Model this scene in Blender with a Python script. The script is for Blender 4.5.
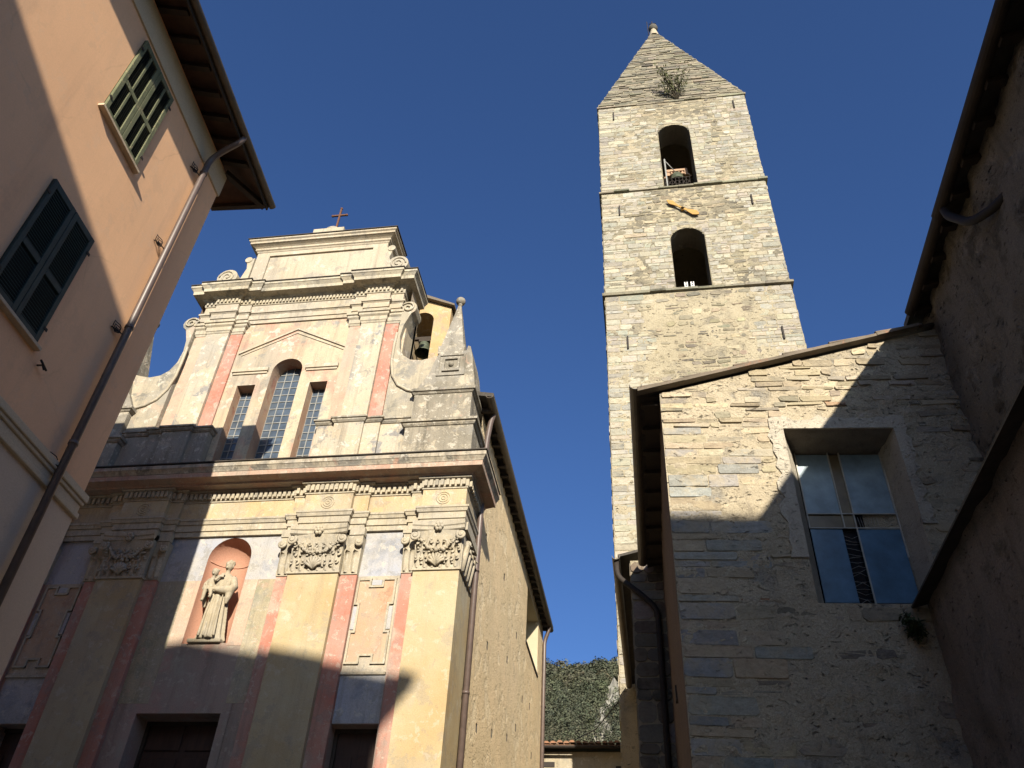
import bpy, bmesh, math, random
from math import sin, cos, pi, radians, sqrt, atan2
from mathutils import Vector, Matrix, noise

for o in list(bpy.data.objects): bpy.data.objects.remove(o)
scene = bpy.context.scene
col = scene.collection
V = Vector

# ------------------------------------------------------------------ camera
F_PX = 828.0
def cam_basis():
    up = V((60.0, 986.0, -F_PX)).normalized()
    vy = V((159.0, -705.0, -F_PX)).normalized()
    vy = (vy - up*vy.dot(up)).normalized()
    vx = vy.cross(up)
    return vx, vy, up
_vx, _vy, _up = cam_basis()
cam_data = bpy.data.cameras.new('camera')
cam_data.sensor_width = 36.0
cam_data.lens = F_PX/1024*36
cam_data.clip_start = 0.05
cam_data.clip_end = 3000
cam = bpy.data.objects.new('camera', cam_data)
col.objects.link(cam)
m3 = Matrix((_vx, _vy, _up))
cam.matrix_world = Matrix.Translation((0, 0, 1.6)) @ m3.to_4x4()
scene.camera = cam

# ------------------------------------------------------------------ light
SUN_TO = V((1.0, -3.53, 1.36)).normalized()
EL = math.asin(SUN_TO.z)
AZ = atan2(SUN_TO.x, SUN_TO.y)
world = bpy.data.worlds.new('World')
scene.world = world
world.use_nodes = True
wn = world.node_tree
bg = wn.nodes['Background']
sky = wn.nodes.new('ShaderNodeTexSky')
sky.sky_type = 'NISHITA'
sky.sun_disc = False
sky.sun_elevation = EL
sky.sun_rotation = AZ
sky.altitude = 400
sky.air_density = 1.0
sky.dust_density = 3.0
sky.ozone_density = 2.5
tint = wn.nodes.new('ShaderNodeMix'); tint.data_type = 'RGBA'; tint.blend_type = 'MULTIPLY'; tint.inputs[0].default_value = 1.0
tint.inputs[7].default_value = (0.58, 0.82, 1.23, 1)      # deeper blue of a clear dry sky
wn.links.new(sky.outputs[0], tint.inputs[6])
wn.links.new(tint.outputs[2], bg.inputs[0])
bg.inputs[1].default_value = 0.055
sd = bpy.data.lights.new('sun', 'SUN')
sd.energy = 4.5
sd.angle = radians(0.5)
sd.color = (1.0, 0.91, 0.76)
so = bpy.data.objects.new('sun', sd)
col.objects.link(so)
so.location = (10, -30, 40)
so.rotation_euler = (-SUN_TO).to_track_quat('-Z', 'Y').to_euler()
scene.view_settings.view_transform = 'Standard'
scene.view_settings.look = 'None'
scene.view_settings.gamma = 1
scene.view_settings.exposure = 1.17
scene.render.engine = 'CYCLES'
scene.cycles.max_bounces = 8
scene.cycles.diffuse_bounces = 6

# ------------------------------------------------------------------ materials
def new_mat(name):
    m = bpy.data.materials.new(name); m.use_nodes = True
    t = m.node_tree
    b = t.nodes['Principled BSDF']
    b.inputs['Roughness'].default_value = 0.9
    b.inputs['Specular IOR Level'].default_value = 0.2
    return m, t, b
def nd(t, typ, **kw):
    n = t.nodes.new(typ)
    for k, v in kw.items(): setattr(n, k, v)
    return n
def setin(t, sock, v):
    if isinstance(v, bpy.types.NodeSocket): t.links.new(v, sock)
    elif isinstance(v, (tuple, list)) and len(v) == 3 and len(sock.default_value) == 4: sock.default_value = (*v, 1)
    else: sock.default_value = v
def pos(t): return nd(t, 'ShaderNodeNewGeometry').outputs['Position']
def vscale(t, v, s):
    n = nd(t, 'ShaderNodeVectorMath', operation='MULTIPLY'); t.links.new(v, n.inputs[0]); n.inputs[1].default_value = s
    return n.outputs[0]
def vadd(t, a, b):
    n = nd(t, 'ShaderNodeVectorMath', operation='ADD'); setin(t, n.inputs[0], a); setin(t, n.inputs[1], b); return n.outputs[0]
def noi(t, v, scale, detail=4, rough=.55, out=0, dist=0):
    n = nd(t, 'ShaderNodeTexNoise'); t.links.new(v, n.inputs['Vector'])
    n.inputs['Scale'].default_value = scale; n.inputs['Detail'].default_value = detail
    n.inputs['Roughness'].default_value = rough; n.inputs['Distortion'].default_value = dist
    return n.outputs[out]
def vor(t, v, scale, feature='F1', out='Distance', rnd=1.0):
    n = nd(t, 'ShaderNodeTexVoronoi', feature=feature); t.links.new(v, n.inputs['Vector'])
    n.inputs['Scale'].default_value = scale; n.inputs['Randomness'].default_value = rnd
    return n.outputs[out]
def mr(t, v, a, b, lo=0.0, hi=1.0):
    n = nd(t, 'ShaderNodeMapRange'); n.clamp = True; t.links.new(v, n.inputs[0])
    n.inputs[1].default_value = a; n.inputs[2].default_value = b; n.inputs[3].default_value = lo; n.inputs[4].default_value = hi
    return n.outputs[0]
def mth(t, op, a, b=None):
    n = nd(t, 'ShaderNodeMath', operation=op); setin(t, n.inputs[0], a)
    if b is not None: setin(t, n.inputs[1], b)
    return n.outputs[0]
def mix(t, f, a, b, mode='MIX'):
    n = nd(t, 'ShaderNodeMix', data_type='RGBA', blend_type=mode)
    setin(t, n.inputs[0], f); setin(t, n.inputs[6], a); setin(t, n.inputs[7], b)
    return n.outputs[2]
def bump(t, b, h, strength=.4, dist=.02):
    n = nd(t, 'ShaderNodeBump'); t.links.new(h, n.inputs['Height'])
    n.inputs['Strength'].default_value = strength; n.inputs['Distance'].default_value = dist
    t.links.new(n.outputs[0], b.inputs['Normal'])

def plaster(name, c1, c2, patch=None, thr=.58, dark=None, dthr=.55, damt=.6, s=1.0, grain=.18, bmp=.35, bdist=.015,
            patch2=None, thr2=.62, seed=0.0, crack=0.0, edge=.05, age=0.0, pits=0.0, pitcol=(.05, .042, .03)):
    m, t, b = new_mat(name)
    p = vadd(t, pos(t), (seed*7.3, seed*3.1, seed*5.7))
    wob = vadd(t, p, vscale(t, noi(t, p, 3*s, 4, out=1), (.25, .25, .25)))
    c = mix(t, mr(t, noi(t, p, .7*s, 6, .6), .38, .64), c1, c2)
    c = mix(t, mr(t, noi(t, p, 4*s, 5, .65), .45, .75, 0, .45), c, c2)
    hgt = noi(t, p, 28, 6, .65)
    if patch:
        f = mr(t, noi(t, wob, 1.3*s, 7, .62), thr, thr+edge)
        c = mix(t, f, c, patch)
        hgt = mth(t, 'SUBTRACT', hgt, mth(t, 'MULTIPLY', f, .9))
    if patch2:
        f = mr(t, noi(t, vadd(t, wob, (31., 17., 9.)), 1.9*s, 7, .65), thr2, thr2+edge)
        c = mix(t, f, c, patch2)
    if dark:
        st = noi(t, vscale(t, p, (3.2*s, 3.2*s, .28*s)), 1.0, 6, .65)
        f = mr(t, st, dthr, dthr+.22, 0, damt)
        c = mix(t, f, c, dark)
    if crack:
        ed = vor(t, wob, 1.1*s, 'DISTANCE_TO_EDGE')
        f = mth(t, 'MULTIPLY', mr(t, ed, 0, .012, crack, 0), mr(t, noi(t, p, .9, 3), .5, .6))
        c = mix(t, f, c, (.03, .025, .02))
    if age:
        a1 = mr(t, noi(t, vadd(t, wob, (3., 41., 7.)), .55*s, 9, .68), .50, .565, 0, age*.6)
        c = mix(t, a1, c, (.25, .232, .20))
        a2 = noi(t, vscale(t, vadd(t, p, (11., 5., 2.)), (5.5*s, 5.5*s, .22*s)), 1.0, 7, .7)
        c = mix(t, mr(t, a2, .52, .68, 0, age*.6), c, (.13, .115, .09))
        a3 = mr(t, noi(t, vadd(t, wob, (9., 1., 77.)), 4.2*s, 8, .72), .575, .595, 0, age*.8)
        c = mix(t, a3, c, (.43, .395, .325))
        a5 = mr(t, noi(t, vadd(t, wob, (51., 14., 33.)), 2.1*s, 9, .7), .572, .59, 0, age*.7)
        c = mix(t, a5, c, (.19, .178, .155))
        a4 = mr(t, noi(t, p, 15*s, 6, .72), .59, .68, 0, age*.6)
        c = mix(t, a4, c, (.12, .10, .08))
    if pits:
        pv = vor(t, vscale(t, wob, (1, 1, 2.4)), 6.5*s)
        pf = mth(t, 'MULTIPLY', mr(t, pv, .10, .26, 1, 0), mr(t, noi(t, vadd(t, p, (5., 5., 1.)), 2.6*s, 5, .65), .50, .58))
        pn = mr(t, noi(t, vscale(t, vadd(t, wob, (2., 8., 4.)), (1, 1, 3.2)), 5.5*s, 7, .7), .60, .68)
        pf = mth(t, 'MAXIMUM', pf, mth(t, 'MULTIPLY', pn, .8))
        c = mix(t, mth(t, 'MULTIPLY', pf, pits), c, pitcol)
        hgt = mth(t, 'SUBTRACT', hgt, mth(t, 'MULTIPLY', pf, 1.2))
    g = mr(t, noi(t, p, 60, 4, .7), .25, .75, 1-grain, 1+grain)
    c = mix(t, 1.0, c, g, 'MULTIPLY')
    t.links.new(c, b.inputs['Base Color'])
    bump(t, b, hgt, bmp, bdist)
    return m
def attr_stone(name, mortar, s=1.0, bmp=.6, lich=(.12, .105, .085), lamt=.45, smear=.45):
    """colour of each stone from its attribute, smeared with lime and pitted"""
    m, t, b = new_mat(name)
    a = nd(t, 'ShaderNodeAttribute', attribute_name='Col')
    p = pos(t)
    w = vadd(t, p, vscale(t, noi(t, p, 6*s, 4, out=1), (.15, .15, .15)))
    g = mr(t, noi(t, vscale(t, p, (1, 1, 2.2)), 8*s, 8, .75), .25, .75, .62, 1.32)
    c = mix(t, 1.0, a.outputs['Color'], g, 'MULTIPLY')
    f = mr(t, noi(t, w, 1.1*s, 9, .7), .54, .72, 0, lamt)
    c = mix(t, f, c, lich)
    sm = mr(t, noi(t, vadd(t, w, (13., 3., 8.)), 2.6*s, 9, .7), .47, .58, 0, smear)
    c = mix(t, sm, c, mortar)
    pn = mr(t, noi(t, vscale(t, vadd(t, w, (2., 8., 4.)), (1, 1, 3.0)), 5.0*s, 7, .7), .61, .69)
    c = mix(t, mth(t, 'MULTIPLY', pn, .7), c, (.06, .05, .038))
    t.links.new(c, b.inputs['Base Color'])
    h = mth(t, 'SUBTRACT', noi(t, p, 14*s, 9, .72), mth(t, 'MULTIPLY', pn, .8))
    bump(t, b, h, bmp, .04)
    return m
def rubble(name, stone, stone2, mortar, s=1.0, squash=.45, mort=.06, bmp=.8, dark=(.03, .027, .022), damt=.5, cover=.5):
    """rough render with stones showing through"""
    m, t, b = new_mat(name)
    p = pos(t)
    w = vadd(t, p, vscale(t, noi(t, p, 5*s, 4, out=1), (.12, .12, .12)))
    q = vscale(t, w, (1*s, 1*s, s/squash))
    ed = vor(t, q, 2.6, 'DISTANCE_TO_EDGE')
    cc = vor(t, q, 2.6, 'F1', 'Color')
    sep = nd(t, 'ShaderNodeSeparateColor'); t.links.new(cc, sep.inputs[0])
    sc = mix(t, sep.outputs[0], stone, stone2)
    sc = mix(t, 1.0, sc, mr(t, sep.outputs[1], 0, 1, .6, 1.35), 'MULTIPLY')
    jf = mr(t, ed, mort*.4, mort, 1, 0)
    cov = mr(t, noi(t, p, .9*s, 6, .65), cover-.06, cover+.08)
    f = mth(t, 'MAXIMUM', jf, cov)
    c = mix(t, f, sc, mortar)
    c = mix(t, mr(t, noi(t, p, 2.2*s, 8, .7), .5, .78, 0, damt), c, dark)
    pits = mr(t, vor(t, vscale(t, w, (1, 1, 1.6)), 5.5*s), .05, .16, 1, 0)
    pits = mth(t, 'MULTIPLY', pits, mr(t, noi(t, p, 2.1, 3), .52, .6))
    c = mix(t, pits, c, dark)
    g = mr(t, noi(t, p, 45, 5, .7), .25, .75, .75, 1.25)
    c = mix(t, 1.0, c, g, 'MULTIPLY')
    t.links.new(c, b.inputs['Base Color'])
    h = mth(t, 'ADD', mth(t, 'MULTIPLY', mr(t, ed, 0, .12), mth(t, 'SUBTRACT', 1.0, cov)), mth(t, 'MULTIPLY', noi(t, p, 14*s, 8, .7), 1.1))
    h = mth(t, 'SUBTRACT', h, pits)
    bump(t, b, h, bmp, .05)
    return m
def plain(name, c, c2=None, rough=.7, s=6, metal=0, bmp=.15, spec=.3, stretch=(1, 1, 1)):
    m, t, b = new_mat(name)
    p = vscale(t, pos(t), stretch)
    c2 = c2 or tuple(x*.6 for x in c)
    cc = mix(t, mr(t, noi(t, p, s, 7, .65), .35, .68), c, c2)
    t.links.new(cc, b.inputs['Base Color'])
    b.inputs['Roughness'].default_value = rough; b.inputs['Metallic'].default_value = metal
    b.inputs['Specular IOR Level'].default_value = spec
    bump(t, b, noi(t, p, s*5, 5, .6), bmp, .01)
    return m
def glass(name, c, rough=.12):
    m, t, b = new_mat(name)
    p = pos(t)
    f = mr(t, noi(t, p, 4, 5, .6), .35, .7)
    t.links.new(mix(t, f, c, tuple(x*1.7 for x in c)), b.inputs['Base Color'])
    b.inputs['Roughness'].default_value = rough; b.inputs['Specular IOR Level'].default_value = .5
    bump(t, b, noi(t, p, 3, 2), .08, .02)
    return m

M = {}
M['yellow'] = plaster('yellow_limewash', (.36, .305, .195), (.34, .25, .13), patch=(.375, .33, .235), thr=.54, dark=(.22, .18, .12), dthr=.6, damt=.4, s=.9, seed=1, edge=.2, age=.42)
M['red'] = plaster('faded_red_limewash', (.355, .135, .095), (.37, .195, .145), patch=(.38, .265, .205), thr=.54, dark=(.20, .07, .055), dthr=.6, damt=.5, s=1.6, seed=2, edge=.14, age=0.5)
M['cream'] = plaster('cream_plaster', (.36, .31, .235), (.335, .28, .20), patch=(.33, .255, .18), thr=.60, dark=(.15, .13, .105), dthr=.56, damt=.6, s=1.1, seed=3, edge=.12, age=0.7)
M['upperwall'] = plaster('peach_plaster', (.375, .285, .19), (.375, .33, .235), patch=(.38, .225, .165), thr=.515, patch2=(.23, .218, .195), thr2=.60, dark=(.27, .20, .14), dthr=.62, damt=.5, s=.8, seed=4, edge=.09, age=0.85)
M['upperpil'] = plaster('pale_peeling_plaster', (.37, .325, .24), (.35, .28, .195), patch=(.35, .31, .24), thr=.53, patch2=(.20, .192, .18), thr2=.555, s=1.0, seed=5, edge=.05, age=1.0)
M['bluewash'] = plaster('blue_grey_limewash', (.29, .30, .335), (.33, .31, .28), patch=(.215, .225, .25), thr=.54, dark=(.2, .2, .2), dthr=.6, damt=.5, s=1.2, seed=6, edge=.1, age=0.6)
M['pinkwash'] = plaster('salmon_limewash', (.385, .25, .18), (.38, .29, .215), patch=(.35, .2, .145), thr=.58, s=1.2, seed=7, edge=.15, age=0.5)
M['marble'] = plaster('marbled_ochre_fresco', (.33, .275, .175), (.29, .255, .185), patch=(.24, .225, .155), thr=.50, patch2=(.35, .25, .18), thr2=.55, dark=(.2, .17, .1), dthr=.48, damt=.5, s=2.1, seed=8, edge=.1, age=0.55)
M['dado'] = plaster('brown_mauve_fresco', (.30, .225, .185), (.25, .205, .165), patch=(.32, .19, .155), thr=.52, patch2=(.29, .265, .21), thr2=.55, dark=(.12, .085, .07), dthr=.52, damt=.55, s=1.2, seed=9, edge=.14, age=0.35)
M['orange'] = plaster('orange_brown_fresco', (.35, .225, .14), (.37, .27, .18), patch=(.30, .175, .11), thr=.56, s=2.2, seed=10, edge=.12, age=0.45)
M['frieze'] = plaster('ochre_frieze', (.375, .27, .145), (.38, .315, .20), patch=(.38, .335, .25), thr=.55, dark=(.27, .21, .13), dthr=.58, damt=.5, s=1.3, seed=11, edge=.12, age=0.55)
M['reveal'] = plaster('terracotta_reveal', (.34, .19, .12), (.36, .25, .165), patch=(.3, .13, .085), thr=.55, s=1.6, seed=44, edge=.1, age=.4)
M['revealshade'] = plaster('shade_darkened_reveal_stone', (.13, .11, .08), (.09, .075, .055), patch=(.2, .17, .12), thr=.6, s=1.5, seed=46, edge=.1, pits=.7, bmp=.8)  # reveal stone darkened to carry the shade inside the tower openings
M['slateball'] = plaster('dark_weathered_ball', (.13, .12, .10), (.08, .075, .065), patch=(.22, .2, .17), thr=.58, s=3, seed=48)
M['lowwall'] = plaster('low_house_render', (.33, .285, .20), (.28, .235, .16), patch=(.2, .17, .12), thr=.58, dark=(.1, .08, .06), dthr=.55, damt=.5, s=1.2, seed=49, edge=.08, age=.6, pits=.5)
M['niche'] = plaster('salmon_niche', (.38, .205, .14), (.35, .185, .125), s=1.5, seed=12)
M['cornice'] = plaster('weathered_cornice', (.34, .295, .22), (.30, .26, .20), patch=(.135, .125, .105), thr=.505, patch2=(.36, .20, .145), thr2=.57, dark=(.045, .04, .035), dthr=.50, damt=.85, s=1.7, seed=13, edge=.10, age=.8)
M['lichen'] = plaster('lichened_grey_plaster', (.245, .215, .165), (.17, .152, .118), patch=(.34, .295, .22), thr=.54, patch2=(.34, .24, .18), thr2=.62, dark=(.05, .045, .035), dthr=.50, damt=.75, s=1.7, seed=14, edge=.06, bmp=.6, age=.8)
M['wing'] = plaster('stained_wing_plaster', (.33, .285, .205), (.25, .225, .175), patch=(.36, .265, .195), thr=.55, patch2=(.17, .158, .13), thr2=.55, dark=(.06, .055, .045), dthr=.54, damt=.6, s=1.2, seed=45, edge=.08, age=.8)
M['uppercornice'] = plaster('pale_stained_cornice', (.37, .33, .245), (.34, .29, .205), patch=(.19, .175, .14), thr=.57, dark=(.05, .045, .038), dthr=.53, damt=.8, s=1.9, seed=50, edge=.08, age=.8)
M['corona'] = plaster('red_washed_corona', (.36, .205, .15), (.34, .26, .195), patch=(.37, .30, .235), thr=.56, dark=(.1, .08, .065), dthr=.55, damt=.5, s=1.8, seed=52, edge=.1, age=.6)
M['stucco'] = plaster('stucco_ornament', (.36, .315, .235), (.32, .275, .195), dark=(.14, .12, .09), dthr=.55, damt=.7, s=2.2, seed=15, age=0.7)
M['pinkhouse'] = plaster('pink_house_render', (.735, .44, .25), (.68, .405, .23), patch=(.62, .36, .205), thr=.60, patch2=(.74, .48, .30), thr2=.62, dark=(.40, .24, .15), dthr=.56, damt=.4, s=.6, seed=16, edge=.2, grain=.07, bmp=.1, bdist=.008, age=.1, crack=.12)
M['houselow'] = plaster('beige_ground_floor_render', (.56, .44, .315), (.49, .40, .30), patch=(.42, .34, .265), thr=.56, s=.8, seed=17, edge=.15, bmp=.2, grain=.1)
M['housecream'] = plaster('cream_band', (.50, .41, .28), (.44, .36, .25), s=1.2, seed=18, bmp=.15)
M['nave'] = plaster('rough_nave_render', (.66, .51, .315), (.58, .46, .285), patch=(.68, .56, .37), thr=.53, patch2=(.53, .42, .27), thr2=.56, dark=(.42, .33, .2), dthr=.60, damt=.35, s=1.3, seed=19, edge=.1, grain=.3, bmp=.9, bdist=.04, pits=.45, pitcol=(.2, .15, .09))
M['navecream'] = plaster('smooth_cream_render', (.40, .35, .245), (.36, .31, .21), s=1, seed=20)
M['cote'] = plaster('ochre_belfry_plaster', (.39, .285, .15), (.35, .235, .115), patch=(.28, .215, .14), thr=.6, s=1.5, seed=21, edge=.1, age=.5)
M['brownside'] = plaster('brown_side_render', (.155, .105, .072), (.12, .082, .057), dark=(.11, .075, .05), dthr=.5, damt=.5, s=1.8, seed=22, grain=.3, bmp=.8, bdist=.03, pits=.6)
M['plasterframe'] = plaster('white_window_plaster', (.44, .40, .325), (.38, .34, .27), patch=(.26, .22, .17), thr=.62, dark=(.16, .14, .11), dthr=.58, damt=.4, s=2, seed=23, edge=.1, bmp=.9, bdist=.03, age=0.3, pits=.5)
M['soffit'] = plaster('grey_lintel_render', (.21, .185, .15), (.15, .13, .105), dark=(.07, .06, .05), dthr=.5, damt=.5, s=3, seed=24)
M['mortar'] = plaster('cream_lime_mortar', (.395, .34, .245), (.35, .297, .21), patch=(.23, .213, .18), thr=.535, dark=(.13, .115, .095), dthr=.55, damt=.55, s=1.5, seed=25, edge=.15, bmp=.9, bdist=.04, grain=.3, pits=.75)
M['towermortar'] = plaster('tower_lime_mortar', (.36, .31, .215), (.31, .265, .18), patch=(.20, .178, .135), thr=.53, dark=(.12, .10, .075), dthr=.54, damt=.45, s=.9, seed=26, edge=.15, bmp=.9, bdist=.06, grain=.3, pits=.95)
M['holedark'] = plain('dark_hole_shade', (.035, .027, .018), (.02, .016, .011), s=12)  # near-black colour stands for the shade inside the putlog holes
M['stone'] = attr_stone('rubble_stone', (.36, .30, .20), 1.1, .8, (.15, .13, .10), .35, .55)
M['towermortar2'] = plaster('grey_tower_mortar', (.235, .205, .14), (.185, .163, .118), patch=(.125, .113, .088), thr=.51, dark=(.10, .088, .068), dthr=.55, damt=.5, s=.9, seed=27, edge=.15, bmp=.8, bdist=.05, grain=.25, pits=.85)
M['towerstone'] = attr_stone('tower_stone', (.31, .268, .185), .75, .8, (.125, .113, .088), .6, .35)
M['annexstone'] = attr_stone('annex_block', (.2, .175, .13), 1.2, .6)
M['rwall'] = plaster('dim_rubble_wall', (.26, .22, .165), (.20, .165, .12), patch=(.34, .29, .225), thr=.55, patch2=(.12, .10, .07), thr2=.54, dark=(.04, .033, .025), dthr=.55, damt=.6, s=1.1, seed=41, edge=.1, bmp=1.0, bdist=.08, grain=.3, pits=.9, pitcol=(.03, .024, .018))
M['rlow'] = plaster('brown_rough_render', (.27, .215, .165), (.21, .165, .125), patch=(.31, .245, .185), thr=.56, patch2=(.15, .125, .09), thr2=.56, dark=(.06, .05, .038), dthr=.56, damt=.5, s=1.4, seed=42, edge=.15, bmp=.9, bdist=.06, grain=.3, pits=.8, pitcol=(.04, .033, .026))
M['wood'] = plain('dark_rafter_wood', (.045, .032, .022), (.025, .018, .013), s=4, stretch=(1, 1, 1))
M['boards'] = plain('brown_eave_boards', (.095, .055, .034), (.055, .032, .021), s=5)
M['door'] = plain('dark_brown_door_wood', (.055, .03, .022), (.03, .018, .014), s=5, stretch=(4, 4, .5))
M['tile'] = plaster('terracotta_tile', (.235, .12, .07), (.17, .105, .07), patch=(.16, .13, .09), thr=.55, s=3, seed=27, edge=.1)
M['oldtile'] = plaster('greyed_roof_tile', (.16, .13, .10), (.12, .10, .075), patch=(.2, .12, .08), thr=.58, s=3, seed=28, edge=.1)
M['slate'] = plain('dark_slate_edge', (.055, .046, .036), (.03, .025, .02), s=7)
M['pipe'] = plain('brown_painted_pipe', (.10, .07, .058), (.07, .05, .042), rough=.45, s=9, spec=.5, bmp=.05)
M['gutter'] = plain('weathered_copper_gutter', (.10, .075, .05), (.055, .045, .033), rough=.5, s=6, spec=.5, bmp=.05)
M['iron'] = plain('rusted_iron', (.032, .024, .019), (.018, .014, .012), rough=.75, s=20)
M['rust'] = plain('rusty_cross_iron', (.13, .055, .03), (.07, .035, .02), rough=.8, s=20)
M['lead'] = plain('pale_lead_bars', (.25, .25, .235), (.17, .17, .16), rough=.6, s=10)
M['palebar'] = plain('pale_metal_bar', (.38, .37, .33), (.26, .25, .22), rough=.5, s=10)
M['shutterold'] = plaster('peeling_green_shutter', (.14, .145, .085), (.10, .108, .062), patch=(.26, .22, .13), thr=.6, dark=(.05, .05, .03), dthr=.55, damt=.6, s=5, seed=29, edge=.08)
M['shutterteal'] = plain('dark_teal_shutter', (.016, .034, .032), (.010, .021, .021), rough=.6, s=6)
M['slat'] = plain('dark_green_slats', (.028, .032, .02), (.018, .02, .013), rough=.7, s=8)
M['louvreshade'] = plain('dark_louvre_gap_shade', (.02, .022, .018), s=6)  # dark colour standing for the shade behind the louvres
M['tealslat'] = plain('teal_louvre', (.04, .075, .07), (.028, .052, .05), rough=.6, s=8)
M['sill'] = plaster('pale_sill_stone', (.45, .36, .25), (.36, .28, .19), s=3, seed=30)
M['bronze'] = plain('green_bronze', (.10, .115, .08), (.05, .055, .036), rough=.55, s=8, metal=.3)
M['yoke'] = plain('pale_yoke_wood', (.36, .23, .14), (.26, .16, .10), s=9)
M['gilt'] = plain('gilded_clock_hand', (.36, .20, .045), (.26, .15, .04), rough=.6, s=10)
M['glassdark'] = glass('church_window_glass', (.045, .058, .075), .15)
M['glassblue'] = glass('frosted_blue_pane', (.13, .185, .225), .38)
M['glassnavy'] = glass('dark_blue_pane', (.045, .10, .165), .3)
M['glassbrown'] = glass('dusty_brown_pane', (.10, .075, .04), .35)
M['glassblack'] = glass('black_pane', (.008, .009, .012), .1)
M['statue'] = plaster('statue_stone', (.33, .285, .205), (.28, .235, .16), dark=(.12, .1, .075), dthr=.6, damt=.6, s=4, seed=31, bmp=.2, age=0.5)
M['leaf'] = plain('dry_shrub_leaf', (.10, .105, .045), (.06, .065, .025), s=9)
M['moss'] = plain('moss_green', (.05, .065, .018), (.03, .038, .012), s=9)
M['twig'] = plain('grey_twig', (.09, .075, .05), s=9)
M['paving'] = plaster('stone_paving', (.36, .325, .27), (.30, .265, .22), s=1.5, seed=33)
M['houseA'] = plaster('ochre_house_render', (.62, .49, .33), (.56, .44, .29), s=.8, seed=34)
M['houseB'] = plaster('grey_house_render', (.55, .49, .41), (.48, .43, .35), s=.8, seed=35)
M['ladder'] = plain('white_painted_ladder', (.6, .6, .58), (.5, .5, .48), s=8)

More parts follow.
